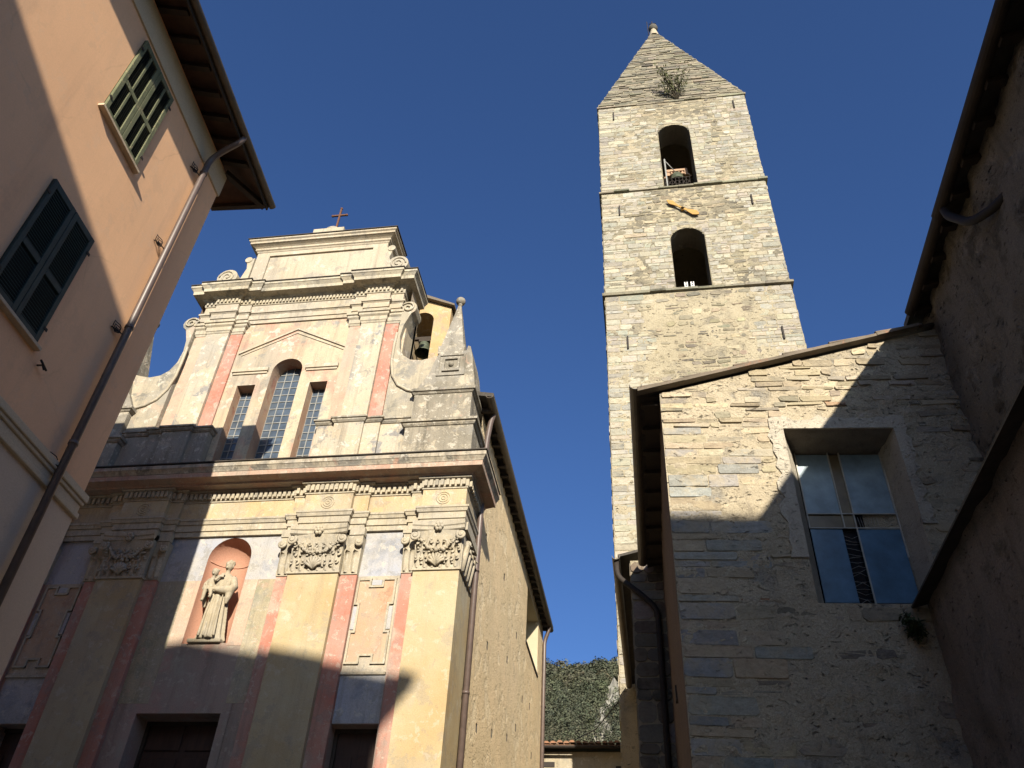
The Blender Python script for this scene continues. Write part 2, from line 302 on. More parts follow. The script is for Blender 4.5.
# ------------------------------------------------------------------ mesh builder
class MB:
    def __init__(s):
        s.bm = bmesh.new(); s.col = None
    def colored(s):
        s.col = s.bm.loops.layers.float_color.new('Col'); return s
    def face(s, pts, c=None):
        vs = [s.bm.verts.new(p) for p in pts]
        f = s.bm.faces.new(vs)
        if s.col is not None and c is not None:
            for l in f.loops: l[s.col] = (*c, 1)
        return f
    def vf(s, pts, faces, c=None, smooth=False):
        vs = [s.bm.verts.new(p) for p in pts]
        for f in faces:
            try: ff = s.bm.faces.new([vs[i] for i in f])
            except ValueError: continue
            ff.smooth = smooth
            if s.col is not None and c is not None:
                for l in ff.loops: l[s.col] = (*c, 1)
        return vs
    def hexa(s, p, c=None):     # 8 points: bottom 0-3, top 4-7
        s.vf(p, [(3, 2, 1, 0), (4, 5, 6, 7), (0, 1, 5, 4), (1, 2, 6, 5), (2, 3, 7, 6), (3, 0, 4, 7)], c)
    def box(s, x0, x1, y0, y1, z0, z1, c=None):
        s.hexa([V((x0, y0, z0)), V((x1, y0, z0)), V((x1, y1, z0)), V((x0, y1, z0)), V((x0, y0, z1)), V((x1, y0, z1)), V((x1, y1, z1)), V((x0, y1, z1))], c)
    def fbox(s, fn, u0, u1, v0, v1, d0, d1, c=None):
        s.hexa([fn(u0, v0, d0), fn(u1, v0, d0), fn(u1, v0, d1), fn(u0, v0, d1), fn(u0, v1, d0), fn(u1, v1, d0), fn(u1, v1, d1), fn(u0, v1, d1)], c)
    def prism(s, fn, pts, d0, d1, c=None):
        n = len(pts)
        P = [fn(u, v, d0) for u, v in pts] + [fn(u, v, d1) for u, v in pts]
        s.vf(P, [tuple(range(n)), tuple(range(2*n-1, n-1, -1))] + [(i, i+n, (i+1) % n+n, (i+1) % n) for i in range(n)], c)
    def tube(s, pts, r, n=8, cap=True, c=None):
        pts = [V(p) for p in pts]; rings = []
        rr = r if isinstance(r, (list, tuple)) else [r]*len(pts)
        prev = None
        for i, p in enumerate(pts):
            d = (pts[min(i+1, len(pts)-1)] - pts[max(i-1, 0)]).normalized()
            if prev is None:
                a = V((0, 0, 1)) if abs(d.z) < .9 else V((1, 0, 0))
                x = d.cross(a).normalized()
            else: x = (prev - d*prev.dot(d)).normalized()
            prev = x; y = d.cross(x)
            rings.append([p + (x*cos(2*pi*k/n) + y*sin(2*pi*k/n))*rr[i] for k in range(n)])
        P = [q for r_ in rings for q in r_]; fs = []
        for i in range(len(pts)-1):
            for k in range(n): fs.append((i*n+k, i*n+(k+1) % n, (i+1)*n+(k+1) % n, (i+1)*n+k))
        if cap: fs += [tuple(range(n-1, -1, -1)), tuple((len(pts)-1)*n+k for k in range(n))]
        s.vf(P, fs, c, True)
    def ball(s, c, r, n=10, m=7, sc=(1, 1, 1), rot=None):
        P = []; fs = []
        for i in range(m+1):
            a = -pi/2 + pi*i/m
            for k in range(n):
                q = V((cos(a)*cos(2*pi*k/n)*sc[0], cos(a)*sin(2*pi*k/n)*sc[1], sin(a)*sc[2]))*r
                if rot: q = rot @ q
                P.append(V(c)+q)
        for i in range(m):
            for k in range(n): fs.append((i*n+k, i*n+(k+1) % n, (i+1)*n+(k+1) % n, (i+1)*n+k))
        s.vf(P, fs, None, True)
    def lathe(s, prof, c, n=16, axis=None):
        P = []; fs = []; c = V(c)
        for r, z in prof:
            for k in range(n): P.append(c + V((r*cos(2*pi*k/n), r*sin(2*pi*k/n), z)))
        for i in range(len(prof)-1):
            for k in range(n): fs.append((i*n+k, i*n+(k+1) % n, (i+1)*n+(k+1) % n, (i+1)*n+k))
        s.vf(P, fs, None, True)
    def sweep(s, prof, path):
        """profile (d,z) swept along plan polyline; outward = right of the direction of travel"""
        path = [V((x, y)) for x, y in path]; n = len(path)
        norms = []
        for i in range(n-1):
            d = (path[i+1]-path[i]).normalized(); norms.append(V((d.y, -d.x)))
        offs = []
        for i in range(n):
            if i == 0: o = norms[0]
            elif i == n-1: o = norms[-1]
            else:
                a, b_ = norms[i-1], norms[i]
                o = (a+b_)/(1+a.dot(b_))
            offs.append(o)
        P = []; k = len(prof)
        for i in range(n):
            for d, z in prof:
                q = path[i]+offs[i]*d; P.append(V((q.x, q.y, z)))
        fs = [(i*k+j, (i+1)*k+j, (i+1)*k+j+1, i*k+j+1) for i in range(n-1) for j in range(k-1)]
        fs += [tuple(range(k)), tuple((n-1)*k+j for j in range(k-1, -1, -1))]
        s.vf(P, fs)
    def grid(s, fn, u0, u1, v0, v1, nu, nv, amp=0, sc=3, smooth=True, seed=0):
        P = []
        for j in range(nv+1):
            for i in range(nu+1):
                u = u0+(u1-u0)*i/nu; v = v0+(v1-v0)*j/nv
                p = fn(u, v, 0)
                if amp: p = fn(u, v, amp*noise.fractal(V((u*sc+seed, v*sc, seed*3.3)), .6, 2.0, 5))
                P.append(p)
        fs = [(j*(nu+1)+i, j*(nu+1)+i+1, (j+1)*(nu+1)+i+1, (j+1)*(nu+1)+i) for j in range(nv) for i in range(nu)]
        s.vf(P, fs, None, smooth)
    def build(s, name, mat, parent=None, bevel=0):
        me = bpy.data.meshes.new(name)
        bmesh.ops.recalc_face_normals(s.bm, faces=s.bm.faces)
        s.bm.to_mesh(me); s.bm.free()
        me.materials.append(M[mat] if isinstance(mat, str) else mat)
        o = bpy.data.objects.new(name, me); col.objects.link(o)
        if parent:
            o.parent = parent
            top = parent
            mw = parent.location.copy(); 
            if parent.type == 'MESH': mw = V((0, 0, 0))
            o.matrix_parent_inverse = Matrix.Translation(-mw) if parent.type == 'EMPTY' else Matrix.Identity(4)
        if bevel:
            b = o.modifiers.new('bevel', 'BEVEL'); b.width = bevel; b.segments = 2; b.limit_method = 'ANGLE'
        return o

def build_each(mb, name, mat, parent, bevel=0):
    """each loose piece of the mesh becomes a part of its own"""
    bm = mb.bm; seen = set(); out = []
    bm.verts.ensure_lookup_table()
    for v0 in bm.verts:
        if v0 in seen: continue
        stack = [v0]; isl = []; seen.add(v0)
        while stack:
            v = stack.pop(); isl.append(v)
            for e in v.link_edges:
                w = e.other_vert(v)
                if w not in seen: seen.add(w); stack.append(w)
        idx = {v: i for i, v in enumerate(isl)}
        fs = {f for v in isl for f in v.link_faces}
        q = MB()
        vs = [q.bm.verts.new(v.co) for v in isl]
        for f in fs:
            ff = q.bm.faces.new([vs[idx[v]] for v in f.verts]); ff.smooth = f.smooth
        out.append(q.build(name, mat, parent, bevel))
    bm.free()
    return out

def tag(o, label=None, cat=None, group=None, kind=None):
    if label: o['label'] = label
    if cat: o['category'] = cat
    if group: o['group'] = group
    if kind: o['kind'] = kind
    return o
def thing(name, loc, label, cat, group=None):
    o = bpy.data.objects.new(name, None); col.objects.link(o); o.location = loc
    o.empty_display_size = .3
    return tag(o, label, cat, group)

def wall(mb, fn, u0, u1, v0, v1, ops=(), c=None, seg=10):
    """sheet with openings. op=(a,b,c,d,depth,back,arch)"""
    rects = []
    for (a, b, lo, hi, dep, back, arch) in ops: rects.append((a, b, lo, hi+(.02 if arch else 0)))
    us = sorted({u0, u1, *[r[0] for r in rects], *[r[1] for r in rects]})
    vs = sorted({v0, v1, *[r[2] for r in rects], *[r[3] for r in rects]})
    us = [u for u in us if u0-1e-6 <= u <= u1+1e-6]; vs = [v for v in vs if v0-1e-6 <= v <= v1+1e-6]
    for i in range(len(us)-1):
        for j in range(len(vs)-1):
            mu, mv = (us[i]+us[i+1])/2, (vs[j]+vs[j+1])/2
            if any(r[0] < mu < r[1] and r[2] < mv < r[3] for r in rects): continue
            mb.face([fn(us[i], vs[j], 0), fn(us[i+1], vs[j], 0), fn(us[i+1], vs[j+1], 0), fn(us[i], vs[j+1], 0)], c)
    for (a, b, lo, hi, dep, back, arch) in ops:
        if arch:
            r = (b-a)/2; uc = (a+b)/2; sp = hi-r
            cur = [(uc-r*cos(pi*k/seg), sp+r*sin(pi*k/seg)) for k in range(seg+1)]
            for k in range(seg):
                p, q = cur[k], cur[k+1]
                mb.face([fn(p[0], p[1], 0), fn(q[0], q[1], 0), fn(q[0], hi+.02, 0), fn(p[0], hi+.02, 0)], c)
            out = [(a, lo)] + cur + [(b, lo)]
        else: out = [(a, lo), (a, hi), (b, hi), (b, lo)]
        n = len(out)
        if dep:
            for k in range(n):
                p, q = out[k], out[(k+1) % n]
                mb.face([fn(p[0], p[1], 0), fn(q[0], q[1], 0), fn(q[0], q[1], dep), fn(p[0], p[1], dep)], c)
            if back: mb.face([fn(p[0], p[1], dep) for p in out], c)

def masonry(mb, fn, v0, v1, span, hr, wr, gap, jit, dep, colf, rng, ops=(), wide=None, round_=.25):
    """individual stones laid in uneven courses, proud of the mortar behind"""
    v = v0
    while v < v1-.03:
        h = min(rng.uniform(*hr), v1-v)
        if v1-(v+h) < hr[0]*.6: h = v1-v
        a, b = span(v+h/2)
        iv = [(a, b)]
        for (oa, ob, olo, ohi, arch) in ops:
            if v+h > olo and v < ohi:
                x0, x1 = oa, ob
                if arch:
                    r = (ob-oa)/2; sp = ohi-r
                    if v > sp:
                        w_ = sqrt(max(0, r*r-(v-sp)**2)); x0, x1 = (oa+ob)/2-w_, (oa+ob)/2+w_
                new = []
                for (p, q) in iv:
                    if x1 <= p or x0 >= q: new.append((p, q)); continue
                    if x0 > p: new.append((p, x0))
                    if x1 < q: new.append((x1, q))
                iv = new
        for (p, q) in iv:
            u = p
            while u < q-.02:
                w = min(rng.uniform(*(wide(u, v, rng) if wide else wr)), q-u)
                if q-(u+w) < wr[0]*.5: w = q-u
                cf = colf(u+w/2, v+h/2, rng)
                if cf is not None:
                    c, k = cf
                    g = gap*rng.uniform(.6, 1.5)*k
                    x0, x1, y0, y1 = u+g/2, u+w-g/2, v+g/2, v+h-g/2
                    if k > 1.2:   # loose rubble: smaller than its bed, drifting
                        y0 += rng.uniform(0, .12)*h; y1 -= rng.uniform(0, .18)*h
                    if x1-x0 > .02 and y1-y0 > .015:
                        ch = min(x1-x0, y1-y0)*(round_ if k > .6 else round_*.45)*rng.uniform(.5, 1.3)
                        pts = [(x0+ch, y0), (x1-ch, y0), (x1, y0+ch), (x1, y1-ch), (x1-ch, y1), (x0+ch, y1), (x0, y1-ch), (x0, y0+ch)]
                        j = jit*k
                        pts = [(X+rng.uniform(-j, j), Y+rng.uniform(-j, j)) for X, Y in pts]
                        d = rng.uniform(*dep) if k > .6 else rng.uniform(.002, .017)
                        cx, cy = (x0+x1)/2, (y0+y1)/2
                        bk = [fn(X, Y, .02) for X, Y in pts]
                        fr = [fn(cx+(X-cx)*.97, cy+(Y-cy)*.95, -d+rng.uniform(-.006, .006)) for X, Y in pts]
                        mb.vf(bk+fr, [(8, 9, 10, 11, 12, 13, 14, 15)] + [(i, (i+1) % 8, 8+(i+1) % 8, 8+i) for i in range(8)], c)
                u += w
        v += h

def skin(mb, fn, u0, u1, v0, v1, cell, amp, sc, ops=(), seed=0, top=None):
    """rough mortar surface with real relief; stones sit partly buried in it"""
    nu = max(1, int((u1-u0)/cell)); nv = max(1, int((v1-v0)/cell)); P = []; fs = []
    for j in range(nv+1):
        for i in range(nu+1):
            u = u0+(u1-u0)*i/nu; v = v0+(v1-v0)*j/nv
            if top: v = min(v, top(u))
            a = noise.fractal(V((u*sc+seed, v*sc*1.6, seed*1.7)), .75, 2.0, 6)+.5*noise.noise(V((u*.8+seed, v*.8, 3)))
            edge = 1 if (0 < i < nu) else 0
            P.append(fn(u, v, -amp*a*edge))
    for j in range(nv):
        for i in range(nu):
            u = u0+(u1-u0)*(i+.5)/nu; v = v0+(v1-v0)*(j+.5)/nv
            if top and v > top(u): continue
            bad = False
            for (a, b, lo, hi, arch) in ops:
                if a < u < b and lo < v < hi:
                    if arch:
                        r = (b-a)/2
                        if v > hi-r and (u-(a+b)/2)**2+(v-hi+r)**2 > r*r: continue
                    bad = True
            if bad: continue
            fs.append((j*(nu+1)+i, j*(nu+1)+i+1, (j+1)*(nu+1)+i+1, (j+1)*(nu+1)+i))
    mb.vf(P, fs, None, True)

def vary(rng, c, a=.2, hue=.06):
    k = rng.uniform(1-a, 1+a)*(rng.choice((.72, .85, 1.0, 1.0, 1.1, 1.2)) if a > .19 else 1)
    return tuple(max(.01, x*k*rng.uniform(1-hue, 1+hue)) for x in c)

# ================================================================== GROUND, HILL
def ground_z(x, y):
    t = min(max((y-3)/9.5, 0), 1)
    return 2.4*t*t*(3-2*t)
g = MB()
g.grid(lambda u, v, d: V((u, v, ground_z(u, v))), -30, 30, -40, 60, 12, 60)
tag(g.build('ground', 'paving'), kind='structure')
g = MB()
S2 = 2500
for x0, x1, y0, y1 in ((-S2, -30, -S2, S2), (30, S2, -S2, S2), (-30, 30, -S2, -40), (-30, 30, 60, S2)):
    zz = lambda y: 2.4 if y >= 60 else 0
    g.face([V((x0, y0, -.05)), V((x1, y0, -.05)), V((x1, y1, -.05)), V((x0, y1, -.05))])
M['field'] = plain('distant_field', (.07, .08, .035), s=.05)
tag(g.build('terrain', 'field'), kind='structure')
rng = random.Random(5)
def hill_z(x, y):
    k = min(max((y-70)/190, 0), 1)
    ridge = 99.0 + 4.0*sin(x*.021+.9) + .045*x
    z = ridge*(k**.92) - max(0, y-262)*.25
    return z + 2.0*noise.noise(V((x*.03, y*.03, 1))) - .5
g = MB()
g.grid(lambda u, v, d: V((u, v, hill_z(u, v))), -190, 140, 66, 330, 44, 40)
tag(g.build('hill', 'field'), kind='structure')
# forest on the hillside: leaf clumps through each crown, one uncountable mass
fm, ft, fb = new_mat('hillside_forest_leaf')
fa = nd(ft, 'ShaderNodeAttribute', attribute_name='Col')
fc = mix(ft, 1.0, fa.outputs['Color'], mr(ft, noi(ft, pos(ft), .8, 5), .3, .7, .7, 1.3), 'MULTIPLY')
ft.links.new(fc, fb.inputs['Base Color'])
M['forest'] = fm
FV, FF, FC = [], [], []
cnt = 0
while cnt < 1900:
    y = rng.uniform(78, 285); lo, hi = -.30*y, .06*y
    x = rng.uniform(lo, hi)
    q = x/y
    if 140 < y < 236 and abs(q-(-.052+(y-165)*.00029)) < .015 and rng.random() < .95: continue
    cnt += 1
    z = hill_z(x, y); R = rng.uniform(1.7, 3.3); H = R*rng.uniform(.95, 1.4)
    base = rng.choice([(.050, .054, .034), (.045, .050, .031), (.056, .058, .036), (.062, .062, .037), (.040, .045, .029)])
    base = tuple(1.22*k_ for k_ in vary(rng, base, .16, .05))
    seen = -.16 < q < -.01
    n_l = 560 if seen else 60
    sz = (.0008*y, .0016*y) if seen else (.4, .9)
    ph0 = rng.uniform(0, 6)
    for k in range(n_l):
        th = rng.uniform(0, 2*pi); ph = math.acos(rng.uniform(-.25, 1)); lump = 1+.22*sin(3*th+ph0)*sin(2.5*ph+ph0)
        rr = R*rng.uniform(.72, 1.0)*lump
        d_ = V((sin(ph)*cos(th), sin(ph)*sin(th), cos(ph)))
        c = V((x+rr*d_.x, y+rr*d_.y, z+H*.7+H*d_.z*rng.uniform(.75, 1.0)*lump))
        n = (d_*1.4+V((rng.gauss(0, .5), rng.gauss(0, .5), rng.gauss(.1, .5)))).normalized()
        a = n.orthogonal().normalized(); b2 = n.cross(a); s_ = rng.uniform(*sz)
        i0 = len(FV); FV += [c+a*s_, c+b2*s_*.7, c-a*s_*.8, c-b2*s_*.8]; FF.append((i0, i0+1, i0+2, i0+3))
        FC.append(vary(rng, base, .2, .04))
me = bpy.data.meshes.new('forest'); me.from_pydata(FV, [], FF)
ca = me.color_attributes.new('Col', 'FLOAT_COLOR', 'CORNER')
import numpy as np
cc_ = np.ones((len(FF), 4, 4), dtype=np.float32); cc_[:, :, :3] = np.array(FC, dtype=np.float32)[:, None, :]
ca.data.foreach_set('color', cc_.ravel())
me.materials.append(M['forest'])
fo = bpy.data.objects.new('forest', me); col.objects.link(fo)
tag(fo, label='green wooded hillside rising behind the low tiled house', kind='stuff', cat='forest')
M['cliff'] = plaster('pale_cliff_rock', (.27, .255, .215), (.19, .18, .155), patch=(.08, .09, .045), thr=.55, dark=(.08, .075, .06), dthr=.5, damt=.6, s=.12, seed=40, edge=.1)
g = MB()
def rockfn(u, v, d):
    y = 150+v; x = (-.052+(y-165)*.00029)*y + u
    n_ = noise.fractal(V((u*.25, v*.12, 2)), .7, 2, 5)
    return V((x, y-1.5*n_, hill_z(x, y)+ (2.2+2.6*n_)*max(0, 1-(u/2.6)**2)*max(0, 1-((v-40)/42)**4) - .3))
g.grid(rockfn, -2.6, 2.6, 0, 80, 16, 60, smooth=False)
tag(g.build('rock_outcrop', 'cliff'), 'pale grey bare rock outcrop among the trees on the hillside', 'rock')

# ================================================================== CHURCH
XC = -7.8
church = thing('church', (XC, 18, 2.4), 'old baroque church with faded yellow and pink painted facade and obelisks', 'church')
def F(y0): return lambda u, v, d: V((XC+u, y0+d, v))
W0 = 13.2
# --- nave body (rough side wall, putlog holes, cream recess)
rng = random.Random(11)
XN = -3.2
def NS(u, v, d): return V((XN-d, u, v))       # u = world Y, d inwards
holes = []
for (y, z) in [(15.2, 10.3), (16.1, 8.3), (17.6, 10.6), (15.6, 6.5), (18.6, 9.0), (17.2, 6.9), (19.8, 10.1), (20.3, 8.0), (18.2, 5.3), (15.9, 4.6), (22.6, 9.3), (21.9, 7.0), (23.4, 5.6), (20.0, 5.9), (16.9, 4.0), (21.2, 9.0), (19.1, 7.4), (23.2, 8.2)]:
    holes.append((y, y+.13, z, z+.17, 0, False, False))
n = MB()
wall(n, NS, 13.9, 25.2, -.3, 12.72, holes + [(21.5, 24.0, 10.75, 12.4, 0, False, False)])
n.box(XC-4.6, XN-.65, 13.9, 25.2, -.3, 12.6); n.box(XN-.66, XN-.003, 25.0, 25.2, -.3, 12.6)
n.build('nave_wall', 'nave', church)
for (y0, y1, z0, z1, *_h) in holes:
    n = MB(); q0 = [(y0, z0), (y1, z0), (y1, z1), (y0, z1)]; q1 = [(y0+.02, z0+.03), (y1-.02, z0+.02), (y1-.03, z1-.03), (y0+.03, z1-.02)]
    P = [NS(a, b, 0) for a, b in q0]+[NS(a, b, .18) for a, b in q1]
    n.vf(P, [(0, 1, 5, 4), (1, 2, 6, 5), (2, 3, 7, 6), (3, 0, 4, 7), (4, 5, 6, 7)]); n.build('putlog_hole', 'holedark', church)
# rough raking patches of render on the nave side, real relief
n = MB()
n.fbox(NS, 21.45, 24.05, 10.69, 10.747, -.03, .1)
n.build('recess_sill', 'slate', church)
n = MB()
for (y0, z0), (y1, z1) in (((21.5, 10.75), (21.5, 12.4)), ((21.5, 12.4), (24.0, 12.4)), ((24.0, 12.4), (24.0, 10.75)), ((24.0, 10.75), (21.5, 10.75))):
    n.face([NS(y0, z0, 0), NS(y1, z1, 0), NS(y1, z1, .56), NS(y0, z0, .56)])
rc = n.build('window_recess', 'navecream', church)
n = MB(); n.fbox(NS, 21.5, 24.0, 10.75, 12.4, .54, .58); n.build('window_pane', 'glassdark', rc)
# nave roof with overhanging eave
XE = -2.95; ZE = 12.68
r = MB()
for sgn in (1, -1):
    e = sgn*(XE+.06-XC)
    r.hexa([V((XC, 13.95, 14.05)), V((XC+e, 13.42, ZE+.04)), V((XC+e, 25.35, ZE+.04)), V((XC, 25.35, 14.05)),
            V((XC, 13.95, 14.17)), V((XC+e, 13.42, ZE+.14)), V((XC+e, 25.35, ZE+.14)), V((XC, 25.35, 14.17))])
roof = r.build('roof', 'slate', church)
r = MB()
for y in [13.8+.42*i for i in range(28)]:
    r.hexa([V((XN-.3, y, ZE-.03)), V((XE-.06, y, ZE-.05)), V((XE-.06, y+.09, ZE-.05)), V((XN-.3, y+.09, ZE-.03)),
            V((XN-.3, y, ZE+.06)), V((XE-.06, y, ZE+.035)), V((XE-.06, y+.09, ZE+.035)), V((XN-.3, y+.09, ZE+.06))])
build_each(r, 'rafter', 'wood', roof)
def half_gutter(mb, p0, p1, r_, n_=8):
    p0 = V(p0); p1 = V(p1); d = (p1-p0).normalized(); side = d.cross(V((0, 0, 1))).normalized()
    prof = [(cos(pi+pi*k/n_), sin(pi+pi*k/n_)) for k in range(n_+1)]
    prof = prof + [(x*.9, y*.9) for x, y in reversed(prof)]
    k = len(prof)
    P = [q+side*x*r_+V((0, 0, y*r_)) for q in (p0, p1) for x, y in prof]
    mb.vf(P, [(i, (i+1) % k, k+(i+1) % k, k+i) for i in range(k)] + [tuple(range(k)), tuple(range(2*k-1, k-1, -1))])
r = MB(); half_gutter(r, (XE-.02, 13.4, ZE+.08), (XE-.02, 25.4, ZE+.06), .085)
r.build('gutter', 'gutter', church)
# downpipes: near one beside corner pilaster, far one at the end of the nave
def arc_path(pts, n=5):
    out = [V(pts[0])]
    for i in range(1, len(pts)-1):
        a, b, c = V(pts[i-1]), V(pts[i]), V(pts[i+1])
        r_ = min((a-b).length, (c-b).length)*.4
        p, q = b+(a-b).normalized()*r_, b+(c-b).normalized()*r_
        for k in range(n+1):
            t_ = k/n; out.append(p*(1-t_)**2+b*2*t_*(1-t_)+q*t_*t_)
    out.append(V(pts[-1])); return out
r = MB(); r.tube(arc_path([(XE-.03, 14.02, ZE+.02), (XE-.08, 14.0, ZE-.2), (XN+.12, 13.98, ZE-.75), (XN+.12, 13.96, 2.3)]), .058, 10)
for z in (4.3, 6.6, 8.9): r.tube([(XN+.12, 13.96, z), (XN+.12, 13.96, z+.05)], .068, 10)
r.build('downpipe', 'pipe', church)
r = MB(); r.tube(arc_path([(XE-.03, 25.0, ZE+.02), (XE-.06, 25.02, ZE-.15), (XN+.07, 25.08, ZE-.45), (XN+.07, 25.1, 2.3)]), .06, 10)
for z in (4.3, 7.6, 10.2): r.tube([(XN+.07, 25.1, z), (XN+.07, 25.1, z+.05)], .07, 10)
r.build('downpipe', 'pipe', church)

# --- lower facade wall (with doors and niche)
DZ = 2.4
NC = .09; NR = .43
w = MB()
wall(w, F(W0), -4.62, 4.6, -.3, 8.47, [(-.76, .76, DZ, 6.03, .55, False, False), (2.70, 3.50, DZ, 5.86, .4, False, False), (-3.50, -2.70, DZ, 5.86, .4, False, False),
      (NC-NR, NC+NR, 7.25, 8.4699, 0, False, False)])
w.box(-4.6+XC, -3.3+XC-.0, 13.3, 13.95, -.3, 10.6)
w.box(XC+3.55, XC+4.55, 13.3, 13.95, -.3, 10.6)
w.box(XC-3.6, XC+3.56, 13.85, 13.98, -.3, 10.62)
lower = w.build('facade_wall', 'dado', church)
# blue wash zone up to architrave, niche arch cut in it
w = MB()
wall(w, F(W0), -4.62, 4.6, 8.47, 10.7, [])if False else None
us = [-4.62, NC-NR, NC+NR, 4.6]
ARC_TOP = 9.36; SPR = ARC_TOP-NR
w.face([F(W0)(-4.62, 8.47, 0), F(W0)(NC-NR, 8.47, 0), F(W0)(NC-NR, 9.9, 0), F(W0)(-4.62, 9.9, 0)])
w.face([F(W0)(NC+NR, 8.47, 0), F(W0)(4.6, 8.47, 0), F(W0)(4.6, 9.9, 0), F(W0)(NC+NR, 9.9, 0)])
cur = [(NC-NR*cos(pi*k/16), SPR+NR*sin(pi*k/16)) for k in range(17)]
for k in range(16):
    p, q = cur[k], cur[k+1]
    w.face([F(W0)(p[0], p[1], 0), F(W0)(q[0], q[1], 0), F(W0)(q[0], 9.9, 0), F(W0)(p[0], 9.9, 0)])
w.build('painted_band', 'bluewash', church)
# niche: half cylinder and quarter sphere
nb = MB(); K = 16
rows = []
for v in (7.25, 7.8, 8.4, SPR): rows.append([(NC-NR*cos(pi*k/K), v, .95*NR*sin(pi*k/K)) for k in range(K+1)])
for j in range(1, 7):
    b_ = (pi/2)*j/6.2
    rows.append([(NC-NR*cos(b_)*cos(pi*k/K), SPR+NR*sin(b_), .95*NR*cos(b_)*sin(pi*k/K)) for k in range(K+1)])
P = [F(W0)(*q) for rr in rows for q in rr]
nb.vf(P, [(j*(K+1)+k, j*(K+1)+k+1, (j+1)*(K+1)+k+1, (j+1)*(K+1)+k) for j in range(len(rows)-1) for k in range(K)], None, True)
nb.face([F(W0)(NC-NR*cos(pi*k/K), 7.25, .95*NR*sin(pi*k/K)) for k in range(K+1)])
niche = nb.build('niche', 'niche', church)
nb = MB(); nb.tube([F(W0)(NC-NR*.985*cos(pi*k/K), SPR-.01, .935*NR*sin(pi*k/K)) for k in range(1, K)], .012, 6)
nb.build('niche_moulding', 'niche', niche)
# painted panels (thin skim coats on the wall)
def skim(u0, u1, v0, v1, mat, y=W0, t_=.006, name='painted_panel'):
    b_ = MB(); b_.fbox(F(y), u0, u1, v0, v1, -t_, .02); return b_.build(name, mat, church)
skim(NC-NR-.27, NC-NR-.003, 7.2, 8.465, 'pinkwash'); skim(NC+NR+.003, NC+NR+.27, 7.2, 8.465, 'pinkwash')
skim(-1.19, NC-NR-.273, 6.2, 8.465, 'marble'); skim(NC+NR+.273, 1.19, 6.2, 8.465, 'marble')
for sg in (1, -1):
    skim(sg*3.10-.40, sg*3.10+.40, 5.87, 6.66, 'bluewash')
    skim(sg*3.10-.40, sg*3.10+.40, 6.665, 8.465, 'cream', t_=.01)
    # notched frame
    pts = [(-.345, .77), (-.12, .77), (-.12, .63), (.12, .63), (.12, .77), (.345, .77), (.345, .30), (.27, .30), (.27, -.22), (.345, -.22),
           (.345, -.77), (.12, -.77), (.12, -.63), (-.12, -.63), (-.12, -.77), (-.345, -.77), (-.345, -.22), (-.27, -.22), (-.27, .30), (-.345, .30)]
    cu, cv = sg*3.10, 7.62
    b_ = MB()
    b_.prism(F(W0), [(cu+x, cv+y) for x, y in pts], -.018, .0)
    b_.build('panel_field', 'orange', church)
    b_ = MB()
    nP = len(pts)
    for i in range(nP):
        (x0, y0), (x1, y1) = pts[i], pts[(i+1) % nP]
        h = .018
        b_.fbox(F(W0), cu+min(x0, x1)-h, cu+max(x0, x1)+h, cv+min(y0, y1)-h, cv+max(y0, y1)+h, -.045-.0007*(i % 3), .0)
    b_.build('panel_frame', 'stucco', church)
    b_ = MB()
    for x in (-.315, .315): b_.fbox(F(W0), cu+x-.045, cu+x+.045, cv-.17, cv+.25, -.03, 0)
    b_.fbox(F(W0), cu-.09, cu+.09, cv+.66, cv+.76, -.03, 0)
    build_each(b_, 'panel_inset', 'bluewash', church)
    b_ = MB(); b_.fbox(F(W0), cu-.40, cu+.40, 6.655, 6.70, -.04, 0); b_.build('panel_ledge', 'stucco', church)
# doors
def door(u0, u1, v1, d, pan):
    b_ = MB(); b_.fbox(F(W0), u0, u1, DZ, v1, d, d+.08)
    o = b_.build('door', 'door', church)
    b_ = MB()
    mid = (u0+u1)/2
    for a, c in ((u0+.08, mid-.05), (mid+.05, u1-.08)):
        z = DZ+.2
        while z < v1-.3:
            b_.fbox(F(W0), a, c, z, z+.62, d-.03, d+.01); z += .74
    b_.build('door_panel', 'door', o, bevel=.015)
    b_ = MB()
    for a, c in ((u0, u0+.06), (u1-.06, u1)): b_.fbox(F(W0), a, c, DZ, v1-.06, d-.05, d+.02)
    b_.fbox(F(W0), u0, u1, v1-.06, v1, d-.05, d+.02)
    b_.build('door_frame', 'wood', o)
door(-.76, .76, 6.03, .45, 4); door(2.70, 3.50, 5.86, .3, 3); door(-3.50, -2.70, 5.86, .3, 3)
b_ = MB()
for a, c, v1 in ((-.76, .76, 6.03),):
    b_.fbox(F(W0), a-.16, a-.002, DZ, v1+.16, -.015, .01); b_.fbox(F(W0), c+.002, c+.16, DZ, v1+.16, -.015, .01); b_.fbox(F(W0), a-.002, c+.002, v1+.002, v1+.16, -.015, .01)
b_.build('door_surround', 'dado', church)
# pilasters
def pilaster(u0, u1, r0, r1, corner):
    b_ = MB()
    b_.box(XC+u0, XC+u1, 13.0, 14.1 if corner else 13.19, 1.9, 8.46)
    o = b_.build('pilaster', 'yellow', church)
    b_ = MB()
    for a, c in ((r0, u0-.003), (u1+.003, r1)):
        if abs(a-c) > .05: b_.box(XC+a, XC+c, 13.1, 13.19, 1.9, 8.455)
    b_.build('red_strip', 'red', o)
pilaster(1.44, 2.40, 1.18, 2.72, False); pilaster(-2.36, -1.44, -2.66, -1.18, False)
pilaster(3.79, 4.63, 3.55, 4.63, True); pilaster(-4.63, -3.79, -4.63, -3.55, True)

